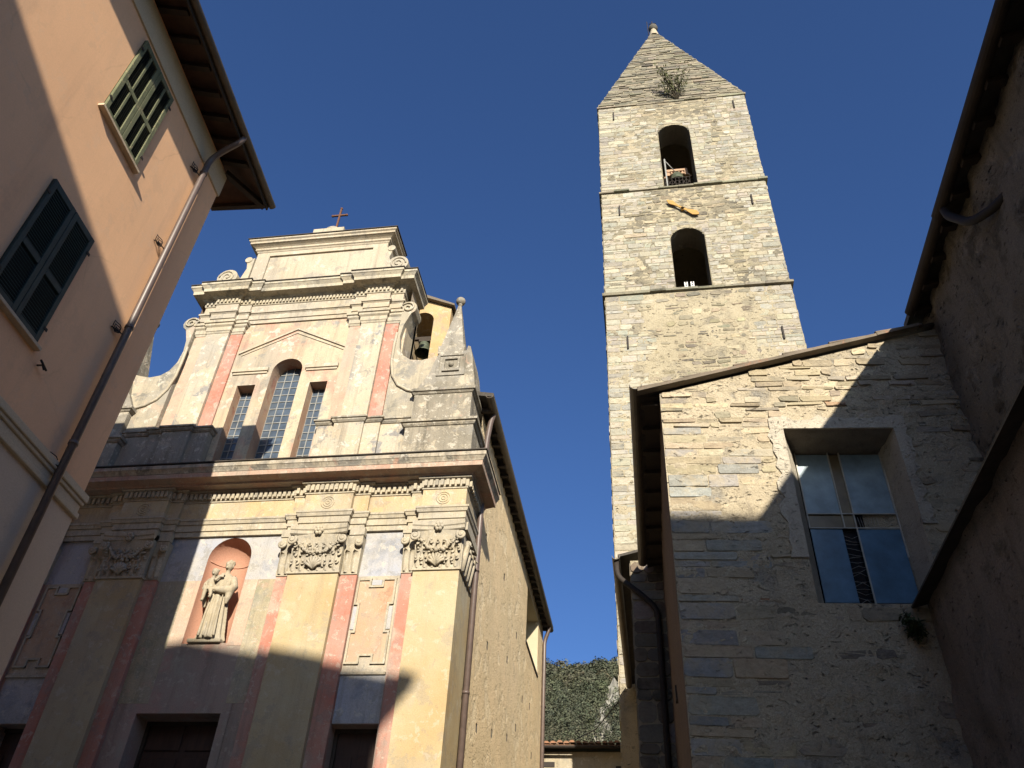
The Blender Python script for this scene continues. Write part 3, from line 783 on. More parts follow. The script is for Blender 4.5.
# entablature plan path (breaks forward over the pilasters)
def epath(pl, st, sh, back=14.2, ue=4.64):
    right = [(1.18, pl), (1.18, st), (1.44, st), (1.44, sh), (2.40, sh), (2.40, st), (2.70, st), (2.70, pl), (3.55, pl), (3.55, st), (3.79, st), (3.79, sh), (ue, sh), (ue, back)]
    left = [(-u, y) for u, y in reversed(right)]
    return [(XC+u, y) for u, y in left+right]
path = epath(13.14, 13.07, 12.97)
e = MB(); e.sweep([(-.3, 9.38), (0, 9.38), (0, 9.48), (.025, 9.485), (.025, 9.61), (.05, 9.62), (.07, 9.68), (.085, 9.69), (.085, 9.73), (-.3, 9.75)], path)
e.build('architrave', 'stucco', church)
e = MB(); e.sweep([(-.3, 9.74), (.0, 9.74), (.0, 10.14), (-.3, 10.14)], path); frz = e.build('frieze', 'frieze', church)
e = MB()
for u in (1.92, 4.2, -1.92, -4.2):
    for r_ in (.13, .085, .035):
        e.tube([V((XC+u+r_*cos(2*pi*k/20), 12.968, 9.94+r_*sin(2*pi*k/20))) for k in range(21)], .012, 6, False)
build_each(e, 'rosette', 'frieze', church)
def dentils(b_, path, z0, z1, d0, d1, pitch, wd):
    for i in range(len(path)-1):
        p, q = V(path[i]), V(path[i+1]); dd = q-p; L_ = dd.length
        if L_ < .2 or abs(dd.x) < .1*L_: 
            if L_ < 1.0: continue
        dd.normalize(); nn = V((dd.y, -dd.x)); k = max(1, int(L_/pitch)); st = L_/k
        for j in range(k):
            c = p+dd*(st*(j+.5))
            a0 = c-dd*wd/2; a1 = c+dd*wd/2
            pts = [a0+nn*d1, a1+nn*d1, a1+nn*d0, a0+nn*d0]
            b_.hexa([V((x.x, x.y, z0)) for x in pts]+[V((x.x, x.y, z1)) for x in pts])
e = MB(); e.sweep([(-.3, 10.135), (.02, 10.135), (.02, 10.165), (.035, 10.17), (.035, 10.32), (.09, 10.34), (.1, 10.37), (-.3, 10.39)], path); dentils(e, path, 10.185, 10.31, .03, .085, .095, .058); e.build('dentil_band', 'stucco', church)
e = MB()
cp = [(XC-4.64, 14.2), (XC-4.64, 12.97), (XC+4.64, 12.97), (XC+4.64, 14.2)]
e.sweep([(-.3, 10.375), (.11, 10.385), (.13, 10.42), (.30, 10.45), (.305, 10.44), (.325, 10.44), (.33, 10.535), (-.3, 10.54)], cp)
e.build('corona', 'corona', church)
e = MB()
e.sweep([(-.28, 10.541), (.335, 10.541), (.35, 10.57), (.385, 10.62), (.40, 10.63), (.40, 10.70), (.38, 10.725), (-.25, 10.93), (-.4, 10.93)], cp)
e.build('cornice', 'cornice', church)
e = MB()
e.sweep([(.0, 10.86), (.395, 10.735), (.415, 10.735), (.415, 10.755), (.0, 10.885)], cp)
e.build('cornice_slate', 'slate', church)

# capitals
def capital(u0, u1, r0, r1):
    z0, z1 = 8.46, 9.38
    b_ = MB()
    def bell(a, b, y0, flare):
        n_ = 7
        P = []
        for j in range(n_+1):
            t_ = j/n_; f_ = flare*(t_**2.2); z = z0+(z1-.16-z0)*t_
            P += [V((XC+a-f_*.35, y0-f_, z)), V((XC+b+f_*.35, y0-f_, z)), V((XC+b+f_*.35, y0+.2, z)), V((XC+a-f_*.35, y0+.2, z))]
        fs = [(j*4+k, j*4+(k+1) % 4, (j+1)*4+(k+1) % 4, (j+1)*4+k) for j in range(n_) for k in range(4)]
        b_.vf(P, fs+[(0, 1, 2, 3), tuple(n_*4+k for k in range(4))])
    bell(u0, u1, 12.985, .10)
    for a, c in ((r0, u0-.02), (u1+.02, r1)):
        if abs(c-a) > .1: bell(a, c, 13.08, .07)
    # base fillet
    b_.box(XC+u0-.02, XC+u1+.02, 12.965, 13.1, z0-.012, z0+.035)
    o = b_.build('capital', 'stucco', church)
    # acanthus ribs
    l = MB()
    def leaf(u, y, zb, zt, w, curl):
        nn = 6; P = []
        for j in range(nn+1):
            t_ = j/nn
            ww = w*(.75+.4*sin(pi*min(1, t_*1.1)))*(1 if t_ < .85 else .6)
            yy = y-.018-.03*sin(pi*t_*.5)-curl*max(0, t_-.6)**2*5
            zz = zb+(zt-zb)*(t_ if t_ < .9 else .9+(t_-.9)*.2) - (curl*.7*max(0, t_-.85)*4)
            P += [V((XC+u-ww, yy+.025, zz)), V((XC+u-ww*.4, yy-.004, zz)), V((XC+u, yy-.022, zz)), V((XC+u+ww*.4, yy-.004, zz)), V((XC+u+ww, yy+.025, zz))]
        l.vf(P, [(j*5+k, j*5+k+1, (j+1)*5+k+1, (j+1)*5+k) for j in range(nn) for k in range(4)], None, True)
    W_ = u1-u0; k = 6
    for i in range(k): leaf(u0+W_*(i+.5)/k, 12.985, z0+.03, z0+.42 + (.08 if i in (0, k-1) else 0), W_/k*.46, .10)
    for i in range(k-1): leaf(u0+W_*(i+1)/k, 12.975, z0+.10, z0+.58, W_/k*.36, .07)
    for a, c in ((r0, u0-.02), (u1+.02, r1)):
        if abs(c-a) > .1:
            for i in range(2): leaf(a+(c-a)*(i+.5)/2, 13.08, z0+.03, z0+.5, (c-a)/2*.45, .09)
    RR = random.Random(int(u0*50)+3)
    for row, (zz, n_) in enumerate(((z0+.17, 9), (z0+.34, 8), (z0+.50, 7))):
        for i in range(n_):
            u = u0+W_*(i+.5+.25*(row % 2))/n_; f_ = .10*((zz-z0)/.76)**2.2
            tl = Matrix.Rotation(RR.uniform(-.5, .5), 3, 'Y') @ Matrix.Rotation(-.75+RR.uniform(-.2, .2), 3, 'X')
            l.ball(V((XC+u+RR.uniform(-.01, .01), 12.945-f_, zz+RR.uniform(-.02, .02))), .055, 7, 5, (.62, .3, 1.1), tl)
            l.ball(V((XC+u+RR.uniform(-.012, .012), 12.905-f_, zz+.035+RR.uniform(-.01, .01))), .024, 6, 4)
    l.build('acanthus_leaf', 'stucco', o)
    # volutes (spirals) with deep undercut
    v = MB()
    def volute(u, y, z, R, sgn):
        pts = []; rs = []
        for i in range(26):
            a = i/25*2*pi*1.6; rr = R*(1-.78*i/25)
            pts.append(V((XC+u+sgn*rr*cos(a+2.2), y-.03*(i/25), z+rr*sin(a+2.2)))); rs.append(.034*(1-.45*i/25))
        v.tube(pts, rs, 6)
        v.tube([V((XC+u, y+.06, z)), V((XC+u, y-.035, z))], R*.5, 8)
    for (u, y) in ((u0-.01, 12.86), (u1+.01, 12.86)): volute(u, y, z0+.62, .085, 1 if u > (u0+u1)/2 else -1)
    for a, c, sg in ((r0, u0-.02, -1), (u1+.02, r1, 1)):
        if abs(c-a) > .1: volute(a+.02 if sg < 0 else c-.02, 12.99, z0+.60, .07, sg)
    if r1-u1 < .1: volute(u1+.05, 13.25, z0+.62, .08, 1); 
    build_each(v, 'volute', 'stucco', o)
    # concave abacus
    a_ = MB(); nn = 14; P = []
    prof = [(0, z1-.19), (.03, z1-.17), (.035, z1-.11), (.055, z1-.09), (.06, z1-.004), (-.08, z1-.004)]
    for i in range(nn+1):
        t_ = i/nn*2-1; u = (u0+u1)/2+t_*(W_/2+.07); y = 12.915-.055*(t_*t_)
        for d, z in prof: P.append(V((XC+u, y-d, z)))
    kk = len(prof)
    a_.vf(P, [(i*kk+j, (i+1)*kk+j, (i+1)*kk+j+1, i*kk+j+1) for i in range(nn) for j in range(kk-1)]+[tuple(range(kk)), tuple(nn*kk+j for j in range(kk-1, -1, -1))])
    for a, c in ((r0-.04, u0-.075), (u1+.075, r1+.04)):
        if abs(c-a) > .1: a_.box(XC+a, XC+c, 12.99, 13.1, z1-.16, z1-.005)
    if r1-u1 < .1: a_.box(XC+u1+.005, XC+u1+.10, 12.94, 14.0, z1-.16, z1-.005)
    a_.build('abacus', 'stucco', o)
    # rosette, garland, shell
    q = MB(); cu = (u0+u1)/2
    for i in range(6): q.ball(V((XC+cu+.055*cos(i*pi/3), 12.845, z1-.12+.06*sin(i*pi/3))), .04, 7, 5)
    q.ball(V((XC+cu, 12.825, z1-.12)), .035, 7, 5)
    q.build('flower', 'stucco', o)
    q = MB(); R_ = random.Random(int(cu*100))
    for sg in (-1, 1):
        for i in range(13):
            t_ = i/12
            u = cu+sg*(.10+t_*(W_/2-.16)); z = z0+.36+.27*t_**1.4
            q.ball(V((XC+u+R_.uniform(-.01, .01), 12.90-.02*(1-t_), z+R_.uniform(-.012, .012))), R_.uniform(.022, .04), 6, 4)
    for i in range(12): q.ball(V((XC+cu+R_.uniform(-.13, .13), 12.89, z0+.36+R_.uniform(-.05, .08))), R_.uniform(.025, .045), 6, 4)
    q.build('garland', 'stucco', o)
    q = MB()
    for i in range(7):
        a = pi*(i+.5)/7; q.tube([V((XC+cu, 12.93, z0+.05)), V((XC+cu+.09*cos(a), 12.885, z0+.10+.09*sin(a))), V((XC+cu+.15*cos(a), 12.90, z0+.12+.15*sin(a)))], [.012, .025, .03], 6)
    q.build('shell', 'stucco', o)
    if r1-u1 < .1:      # return of the corner capital along the flank
        q = MB()
        for i in range(4):
            y = 13.12+.2*i
            q.tube([V((XC+u1+.02, y, z0+.02)), V((XC+u1+.06, y, z0+.35)), V((XC+u1+.10, y+.02, z0+.55)), V((XC+u1+.16, y, z0+.5))], [.05, .06, .05, .02], 6)
        q.box(XC+u1+.003, XC+u1+.03, 12.99, 14.0, z0, z1-.17)
        q.build('flank_leaf', 'stucco', o)
capital(1.44, 2.40, 1.17, 2.72); capital(-2.36, -1.44, -2.70, -1.17)
capital(3.79, 4.63, 3.54, 4.63)
capital(-4.63, -3.79, -4.63, -3.54)

# --- upper storey
U0 = 13.36
wC = (-.36+.05, .36+.05)
up = MB()
ops = [(wC[0], wC[1], 10.75, 14.16, 0, False, True), (-1.06, -.62, 10.75, 13.42, 0, False, False), (.68, 1.10, 10.75, 13.40, 0, False, False)]
wall(up, F(U0), -2.72, 2.72, 10.6, 15.6, ops, seg=16)
up.box(XC-2.72, XC+2.72, 13.93, 14.08, 10.6, 16.2)
up.face([F(U0)(2.72, 10.6, 0), F(U0)(2.72, 10.6, .7), F(U0)(2.72, 16.2, .7), F(U0)(2.72, 16.2, 0)])
up.face([F(U0)(-2.72, 10.6, 0), F(U0)(-2.72, 10.6, .7), F(U0)(-2.72, 16.2, .7), F(U0)(-2.72, 16.2, 0)])
up.build('upper_wall', 'upperwall', church)
# leaded windows
def window(u0, u1, v0, v1, d, arch, nu, nv):
    b_ = MB()
    if arch:
        r_ = (u1-u0)/2; uc = (u0+u1)/2; sp = v1-r_
        b_.prism(F(U0), [(u0, v0), (u1, v0)]+[(uc+r_*cos(pi*k/16), sp+r_*sin(pi*k/16)) for k in range(17)], d, d+.02)
    else: b_.fbox(F(U0), u0, u1, v0, v1, d, d+.02)
    o = b_.build('window', 'glassdark', church)
    b_ = MB()
    for i in range(nu+1):
        u = u0+(u1-u0)*i/nu; top = v1
        if arch: top = sp+sqrt(max(0, r_*r_-(u-uc)**2))
        b_.fbox(F(U0), u-.009, u+.009, v0, top, d-.018, d-.001)
    for j in range(nv+1):
        v = v0+(v1-v0)*j/nv; a, c = u0, u1
        if arch and v > sp:
            h = sqrt(max(0, r_*r_-(v-sp)**2)); a, c = uc-h, uc+h
        if c-a > .02: b_.fbox(F(U0), a, c, v-.009, v+.009, d-.0155, d-.0005)
    b_.build('glazing_bar', 'lead', o)
window(wC[0], wC[1], 10.75, 14.16, .36, True, 4, 17); window(-1.06, -.62, 10.75, 13.42, .28, False, 3, 13); window(.68, 1.10, 10.75, 13.40, .28, False, 3, 13)
# terracotta painted reveals and arch intrados of the windows
for (a, b2, lo, hi, _d, _b, arch), dep in zip(ops, (.40, .32, .32)):
    q = MB()
    if arch:
        r_ = (b2-a)/2; out = [(a, lo)]+[((a+b2)/2-r_*cos(pi*k/16), hi-r_+r_*sin(pi*k/16)) for k in range(17)]+[(b2, lo)]
    else: out = [(a, lo), (a, hi), (b2, hi), (b2, lo)]
    for (x0, z0), (x1, z1) in zip(out[:-1], out[1:]): q.face([F(U0)(x0, z0, 0), F(U0)(x1, z1, 0), F(U0)(x1, z1, dep), F(U0)(x0, z0, dep)])
    q.build('window_reveal', 'reveal', church)
# lintels, pediment lines
b_ = MB()
for a, c in ((-1.28, -.40), (.50, 1.28)):
    b_.fbox(F(U0), a, c, 13.80, 13.90, -.06, .01); b_.fbox(F(U0), a+.02, c-.02, 13.74, 13.797, -.03, .01)
build_each(b_, 'lintel', 'cream', church)
b_ = MB()
for sg in (1, -1):
    b_.prism(F(U0), [(.05, 15.13), (.05+sg*1.33, 14.44), (.05+sg*1.33, 14.38), (.05, 15.07)], -.035, .01)
    b_.prism(F(U0), [(.05, 14.99), (.05+sg*1.25, 14.36), (.05+sg*1.25, 14.33), (.05, 14.96)], -.02, .01)
b_.build('pediment', 'cream', church)
# pilasters and strips
for sg in (1, -1):
    def ub(a, c, y, z0, z1, mat, nm):
        b_ = MB(); x0, x1 = sorted((sg*a, sg*c)); b_.box(XC+x0, XC+x1, y, U0-.002, z0, z1); return b_.build(nm, mat, church)
    ub(1.34, 1.645, U0-.05, 12.1, 15.05, 'pinkwash' if sg > 0 else 'red', 'strip')
    ub(1.65, 2.23, U0-.13, 12.1, 15.05, 'upperpil', 'upper_pilaster')
    ub(2.235, 2.54, U0-.05, 12.1, 15.05, 'red' if sg > 0 else 'pinkwash', 'strip')
    # plinth
    b_ = MB(); pr = [(XC+sg*1.22, U0), (XC+sg*1.22, 13.17), (XC+sg*1.62, 13.17), (XC+sg*1.62, 13.09), (XC+sg*2.26, 13.09), (XC+sg*2.26, 13.15), (XC+sg*2.6, 13.15), (XC+sg*2.6, 13.22), (XC+sg*3.3, 13.22)]
    if sg < 0: pr = pr[::-1]
    b_.sweep([(-.3, 10.7), (0, 10.7), (0, 12.0), (-.3, 12.0)], pr); b_.build('plinth', 'lichen' if sg < 0 else 'upperpil', church)
    b_ = MB(); b_.sweep([(-.3, 11.98), (.02, 11.98), (.05, 12.02), (.05, 12.05), (.08, 12.06), (.08, 12.10), (-.3, 12.13)], pr); b_.build('plinth_moulding', 'lichen', church)
    # caps
    b_ = MB(); pr = [(XC+sg*1.34, U0), (XC+sg*1.34, U0-.06), (XC+sg*1.645, U0-.06), (XC+sg*1.645, U0-.14), (XC+sg*2.235, U0-.14), (XC+sg*2.235, U0-.06), (XC+sg*2.55, U0-.06), (XC+sg*2.55, U0+.6)]
    if sg < 0: pr = pr[::-1]
    b_.sweep([(-.3, 15.02), (.0, 15.02), (.02, 15.08), (.03, 15.08), (.03, 15.2), (.07, 15.24), (.07, 15.3), (.1, 15.31), (.1, 15.38), (-.3, 15.38)], pr); b_.build('pilaster_capital', 'stucco', church)
def upath(pl, st, sh, ue=2.55, back=14.06):
    right = [(1.34, pl), (1.34, st), (1.645, st), (1.645, sh), (2.235, sh), (2.235, st), (ue, st), (ue, back)]
    return [(XC+u, y) for u, y in [(-u, y) for u, y in reversed(right)]+right]
pth = upath(U0-.04, U0-.09, U0-.17)
e = MB(); e.sweep([(-.3, 15.36), (.0, 15.36), (.0, 15.47), (.025, 15.475), (.025, 15.62), (.06, 15.66), (.075, 15.66), (.075, 15.71), (-.3, 15.73)], pth); e.build('architrave', 'cream', church)
e = MB(); e.sweep([(-.3, 15.72), (0, 15.72), (0, 15.99), (-.3, 15.99)], pth); e.build('frieze', 'cream', church)
e = MB(); e.sweep([(-.3, 15.98), (.02, 15.98), (.03, 16.01), (.03, 16.11), (.08, 16.14), (.08, 16.155), (-.3, 16.16)], pth); dentils(e, pth, 16.015, 16.105, .025, .07, .085, .05); e.build('dentil_band', 'stucco', church)
e = MB(); e.sweep([(-.3, 16.14), (.09, 16.15), (.12, 16.18), (.27, 16.205), (.275, 16.195), (.285, 16.195), (.29, 16.29), (.32, 16.33), (.35, 16.37), (.36, 16.37), (.36, 16.43), (.34, 16.45), (-.2, 16.55), (-.5, 16.55)], pth); e.build('cornice', 'uppercornice', church)
e = MB(); e.sweep([(-.1, 16.525), (.355, 16.455), (.375, 16.455), (.375, 16.475), (-.1, 16.555)], pth); e.build('cornice_slate', 'slate', church)
# --- attic
A0 = 13.42
b_ = MB()
wall(b_, F(A0), -1.78, 1.80, 16.4, 18.15, [(-1.42, 1.42, 16.55, 17.98, .05, True, False)])
b_.box(XC-1.78, XC+1.80, A0+.06, 14.15, 16.4, 18.15); b_.face([F(A0)(1.8, 16.4, 0), F(A0)(1.8, 16.4, .07), F(A0)(1.8, 18.15, .07), F(A0)(1.8, 18.15, 0)]); b_.face([F(A0)(-1.78, 16.4, 0), F(A0)(-1.78, 16.4, .07), F(A0)(-1.78, 18.15, .07), F(A0)(-1.78, 18.15, 0)])
b_.build('attic', 'cream', church)
ap = [(XC-1.80, 14.2), (XC-1.80, A0-.01), (XC+1.82, A0-.01), (XC+1.82, 14.2)]
e = MB(); e.sweep([(-.4, 18.12), (.0, 18.12), (.02, 18.16), (.05, 18.18), (.05, 18.24), (.09, 18.27), (.17, 18.31), (.18, 18.31), (.18, 18.37), (.22, 18.40), (.22, 18.45), (-.3, 18.5)], ap); e.build('attic_cornice', 'cream', church)
e = MB(); e.sweep([(-.3, 18.49), (.225, 18.455), (.25, 18.455), (.25, 18.475), (-.3, 18.53)], ap); e.build('cornice_slate', 'slate', church)
b_ = MB(); b_.box(XC-.42+.15, XC+.42+.15, 13.2, 13.7, 18.46, 18.66); b_.box(XC-.2+.15, XC+.2+.15, 13.34, 13.66, 18.58, 18.68)
b_.tube([V((XC+.15, 13.34, 18.72)), V((XC+.15, 13.66, 18.72))], .2, 14)
b_.build('cross_base', 'stucco', church)
b_ = MB(); cx = XC+.2
b_.box(cx-.022, cx+.022, 13.46, 13.5, 18.8, 19.82); b_.box(cx-.2, cx+.2, 13.458, 13.502, 19.5, 19.545)
for x, z in ((cx-.2, 19.523), (cx+.2, 19.523), (cx, 19.82)): b_.ball((x, 13.48, z), .04, 8, 5)
b_.build('cross', 'rust', church)
# attic side scrolls
for sg in (1, -1):
    b_ = MB(); uc = sg*2.26
    def sdisc(u, z, r_, y0, y1):
        b_.prism(F(0), [(u+r_*cos(2*pi*k/20), z+r_*sin(2*pi*k/20)) for k in range(20)], y0, y1)
    sdisc(uc, 17.02, .27, 13.2, 13.7)
    pts = []
    for i in range(28):
        a = i/27*2*pi*1.8; rr = .21*(1-.85*i/27); pts.append(V((XC+uc+sg*rr*cos(a), 13.19, 17.02+rr*sin(a)*1.1)))
    b_.tube(pts, .022, 6)
    sdisc(sg*1.95, 17.83, .1, 13.36, 13.7)
    outl = [(sg*1.8, 16.6), (sg*2.15, 16.68), (sg*2.02, 17.1), (sg*1.93, 17.5), (sg*1.99, 17.8), (sg*1.8, 17.9)]
    b_.prism(F(0), outl, 13.38, 13.72)
    b_.build('scroll', 'stucco', church)
# --- side volutes, pedestals and obelisks
for sg in (1, -1):
    b_ = MB()
    top = [(2.6, 12.1), (2.6, 15.45)]
    c0 = (2.74, 15.42); R0 = .21
    for k in range(9):
        a = pi*.9-k*pi*1.25/8
        top.append((c0[0]+R0*cos(a), c0[1]+R0*sin(a)))
    top += [(2.80, 15.15), (2.70, 14.85), (2.66, 14.5), (2.70, 14.15), (2.82, 13.9), (3.0, 13.76), (3.25, 13.72), (3.5, 13.78), (3.72, 13.86), (3.72, 12.6), (3.2, 12.1)]
    b_.prism(F(0), [(sg*u, v) for u, v in top], 13.22, 13.66)
    b_.build('volute_wing', 'wing', church)
    b_ = MB()
    pts = [(2.58, 14.6), (2.57, 14.2), (2.58, 13.7), (2.66, 13.3), (2.82, 13.02), (3.05, 12.86), (3.25, 12.80), (3.5, 12.86), (3.85, 13.05), (4.0, 13.1)]
    b_.tube([V((XC+sg*u, 13.2, v)) for u, v in pts], .035, 6)
    pts = [(c0[0]+R0*.8*(1-.8*i/20)*cos(2.6-i*.42), c0[1]+R0*.8*(1-.8*i/20)*sin(2.6-i*.42)) for i in range(21)]
    b_.tube([V((XC+sg*u, 13.2, v)) for u, v in pts], .022, 6)
    b_.build('volute_ridge', 'stucco', church)
    def sweepbox(name, mat, a, c, y0, y1, prof):
        q = MB(); x0, x1 = sorted((XC+sg*a, XC+sg*c)); q.sweep(prof, [(x0, y1), (x0, y0), (x1, y0), (x1, y1), (x0+.01, y1)]); return q.build(name, mat, church)
    def bx(name, mat, a, c, y0, y1, z0, z1):
        q = MB(); x0, x1 = sorted((XC+sg*a, XC+sg*c)); q.box(x0, x1, y0, y1, z0, z1); return q.build(name, mat, church)
    bx('pedestal', 'lichen', 3.2, 4.62, 13.04, 14.15, 10.72, 11.74)
    sweepbox('pedestal_moulding', 'lichen', 3.2, 4.62, 13.04, 14.15, [(-.2, 11.72), (.02, 11.72), (.05, 11.76), (.05, 11.79), (.09, 11.80), (.09, 11.86), (-.2, 11.9)])
    bx('pedestal_upper', 'lichen', 3.28, 4.52, 13.08, 14.1, 11.88, 12.62)
    sweepbox('pedestal_moulding', 'lichen', 3.28, 4.52, 13.08, 14.1, [(-.2, 12.6), (.02, 12.6), (.05, 12.64), (.08, 12.65), (.08, 12.72), (-.2, 12.76)])
    # obelisk die with swept sides
    q = MB(); pts = [(3.28, 12.76), (4.56, 12.76), (4.50, 13.2), (4.45, 13.6), (4.38, 13.93), (4.32, 13.96), (4.30, 13.82), (3.72, 13.82), (3.62, 13.6), (3.52, 13.2)]
    q.prism(F(0), [(sg*u, v) for u, v in pts], 13.10, 13.95)
    die = q.build('obelisk_die', 'lichen', church)
    q = MB(); cu = sg*3.99; cv = 13.42
    for s_, y in ((.31, 13.075), (.19, 13.06)):
        for (a, b2, c, d) in ((-s_, s_, s_-.05, s_), (-s_, s_, -s_, -s_+.05), (-s_, -s_+.05, -s_+.05, s_-.05), (s_-.05, s_, -s_+.05, s_-.05)):
            q.fbox(F(0), cu+a, cu+b2, cv+c, cv+d, y, 13.12)
    q.ball((XC+cu, 13.09, cv), .06, 8, 5)
    q.build('square_moulding', 'lichen', die)
    q = MB(); ox = XC+sg*3.93; oy = 13.45
    q.box(ox-.30, ox+.30, oy-.30, oy+.30, 13.822, 14.05)
    w_ = .26
    q.vf([V((ox-w_, oy-w_, 14.05)), V((ox+w_, oy-w_, 14.05)), V((ox+w_, oy+w_, 14.05)), V((ox-w_, oy+w_, 14.05)), V((ox-.03, oy-.03, 15.6)), V((ox+.03, oy-.03, 15.6)), V((ox+.03, oy+.03, 15.6)), V((ox-.03, oy+.03, 15.6))],
         [(0, 1, 5, 4), (1, 2, 6, 5), (2, 3, 7, 6), (3, 0, 4, 7), (4, 5, 6, 7)])
    q.build('obelisk', 'lichen', church)
    q = MB(); q.ball((ox, oy, 15.74), .115, 14, 9); q.tube([V((ox, oy, 15.58)), V((ox, oy, 15.66))], .05, 8); q.build('finial_ball', 'lichen', church)
# --- bell gable behind the right volute
BX, BY = -5.27, 14.95
bc = MB()
def BG(u, v, d): return V((BX+u, BY+d, v))
op = [(-.30, .30, 14.9, 17.0, 1.5, False, True)]
GH, GT = .74, 1.5
wall(bc, BG, -GH, GH, 12.8, 17.1, op, seg=14); wall(bc, lambda u, v, d: BG(u, v, GT-d), -GH, GH, 12.8, 17.1, [(-.30, .30, 14.9, 17.0, 0, False, True)], seg=14)
for s_ in (-GH, GH): bc.face([BG(s_, 12.8, 0), BG(s_, 12.8, GT), BG(s_, 17.1, GT), BG(s_, 17.1, 0)])
for d in (0, GT): bc.face([BG(-GH, 17.1, d), BG(GH, 17.1, d), BG(0, 17.45, d)])
bc.build('bell_gable', 'cote', church)
bc = MB()
for sg in (1, -1):
    bc.hexa([BG(0, 17.46, -.14), BG(sg*.84, 17.08, -.12), BG(sg*.84, 17.08, 1.6), BG(0, 17.46, 1.6), BG(0, 17.56, -.14), BG(sg*.84, 17.14, -.12), BG(sg*.84, 17.14, 1.6), BG(0, 17.53, 1.6)])
bc.build('gable_roof', 'oldtile', church)
def make_bell(name, c, R, H, label, parent_extra=None):
    t_ = thing(name, c, label, 'bell')
    b_ = MB(); prof = [(.02, H), (R*.45, H*.99), (R*.58, H*.88), (R*.62, H*.6), (R*.72, H*.3), (R*.92, H*.08), (R, 0), (R*.93, .0), (R*.82, H*.1), (R*.6, H*.35), (R*.5, H*.8), (.02, H*.9)]
    b_.lathe(prof, c, 20); b_.build('bell_body', 'bronze', t_)
    b_ = MB(); b_.tube([V(c)+V((0, 0, H*.85)), V(c)+V((0, 0, -.02))], .018, 6); b_.ball(V(c)+V((0, 0, 0)), R*.17, 8, 6); b_.build('clapper', 'iron', t_)
    return t_
t_ = make_bell('church_bell', (BX+.03, BY+.35, 15.86), .225, .36, 'green bronze bell hanging in the ochre bell gable behind the facade')
b_ = MB(); b_.box(BX-.295, BX+.295, BY+.31, BY+.39, 16.34, 16.42); b_.box(BX-.12, BX+.18, BY+.30, BY+.40, 16.25, 16.338); b_.tube([V((BX+.03, BY+.35, 16.2)), V((BX+.03, BY+.35, 16.3))], .05, 8); b_.build('headstock', 'wood', t_)

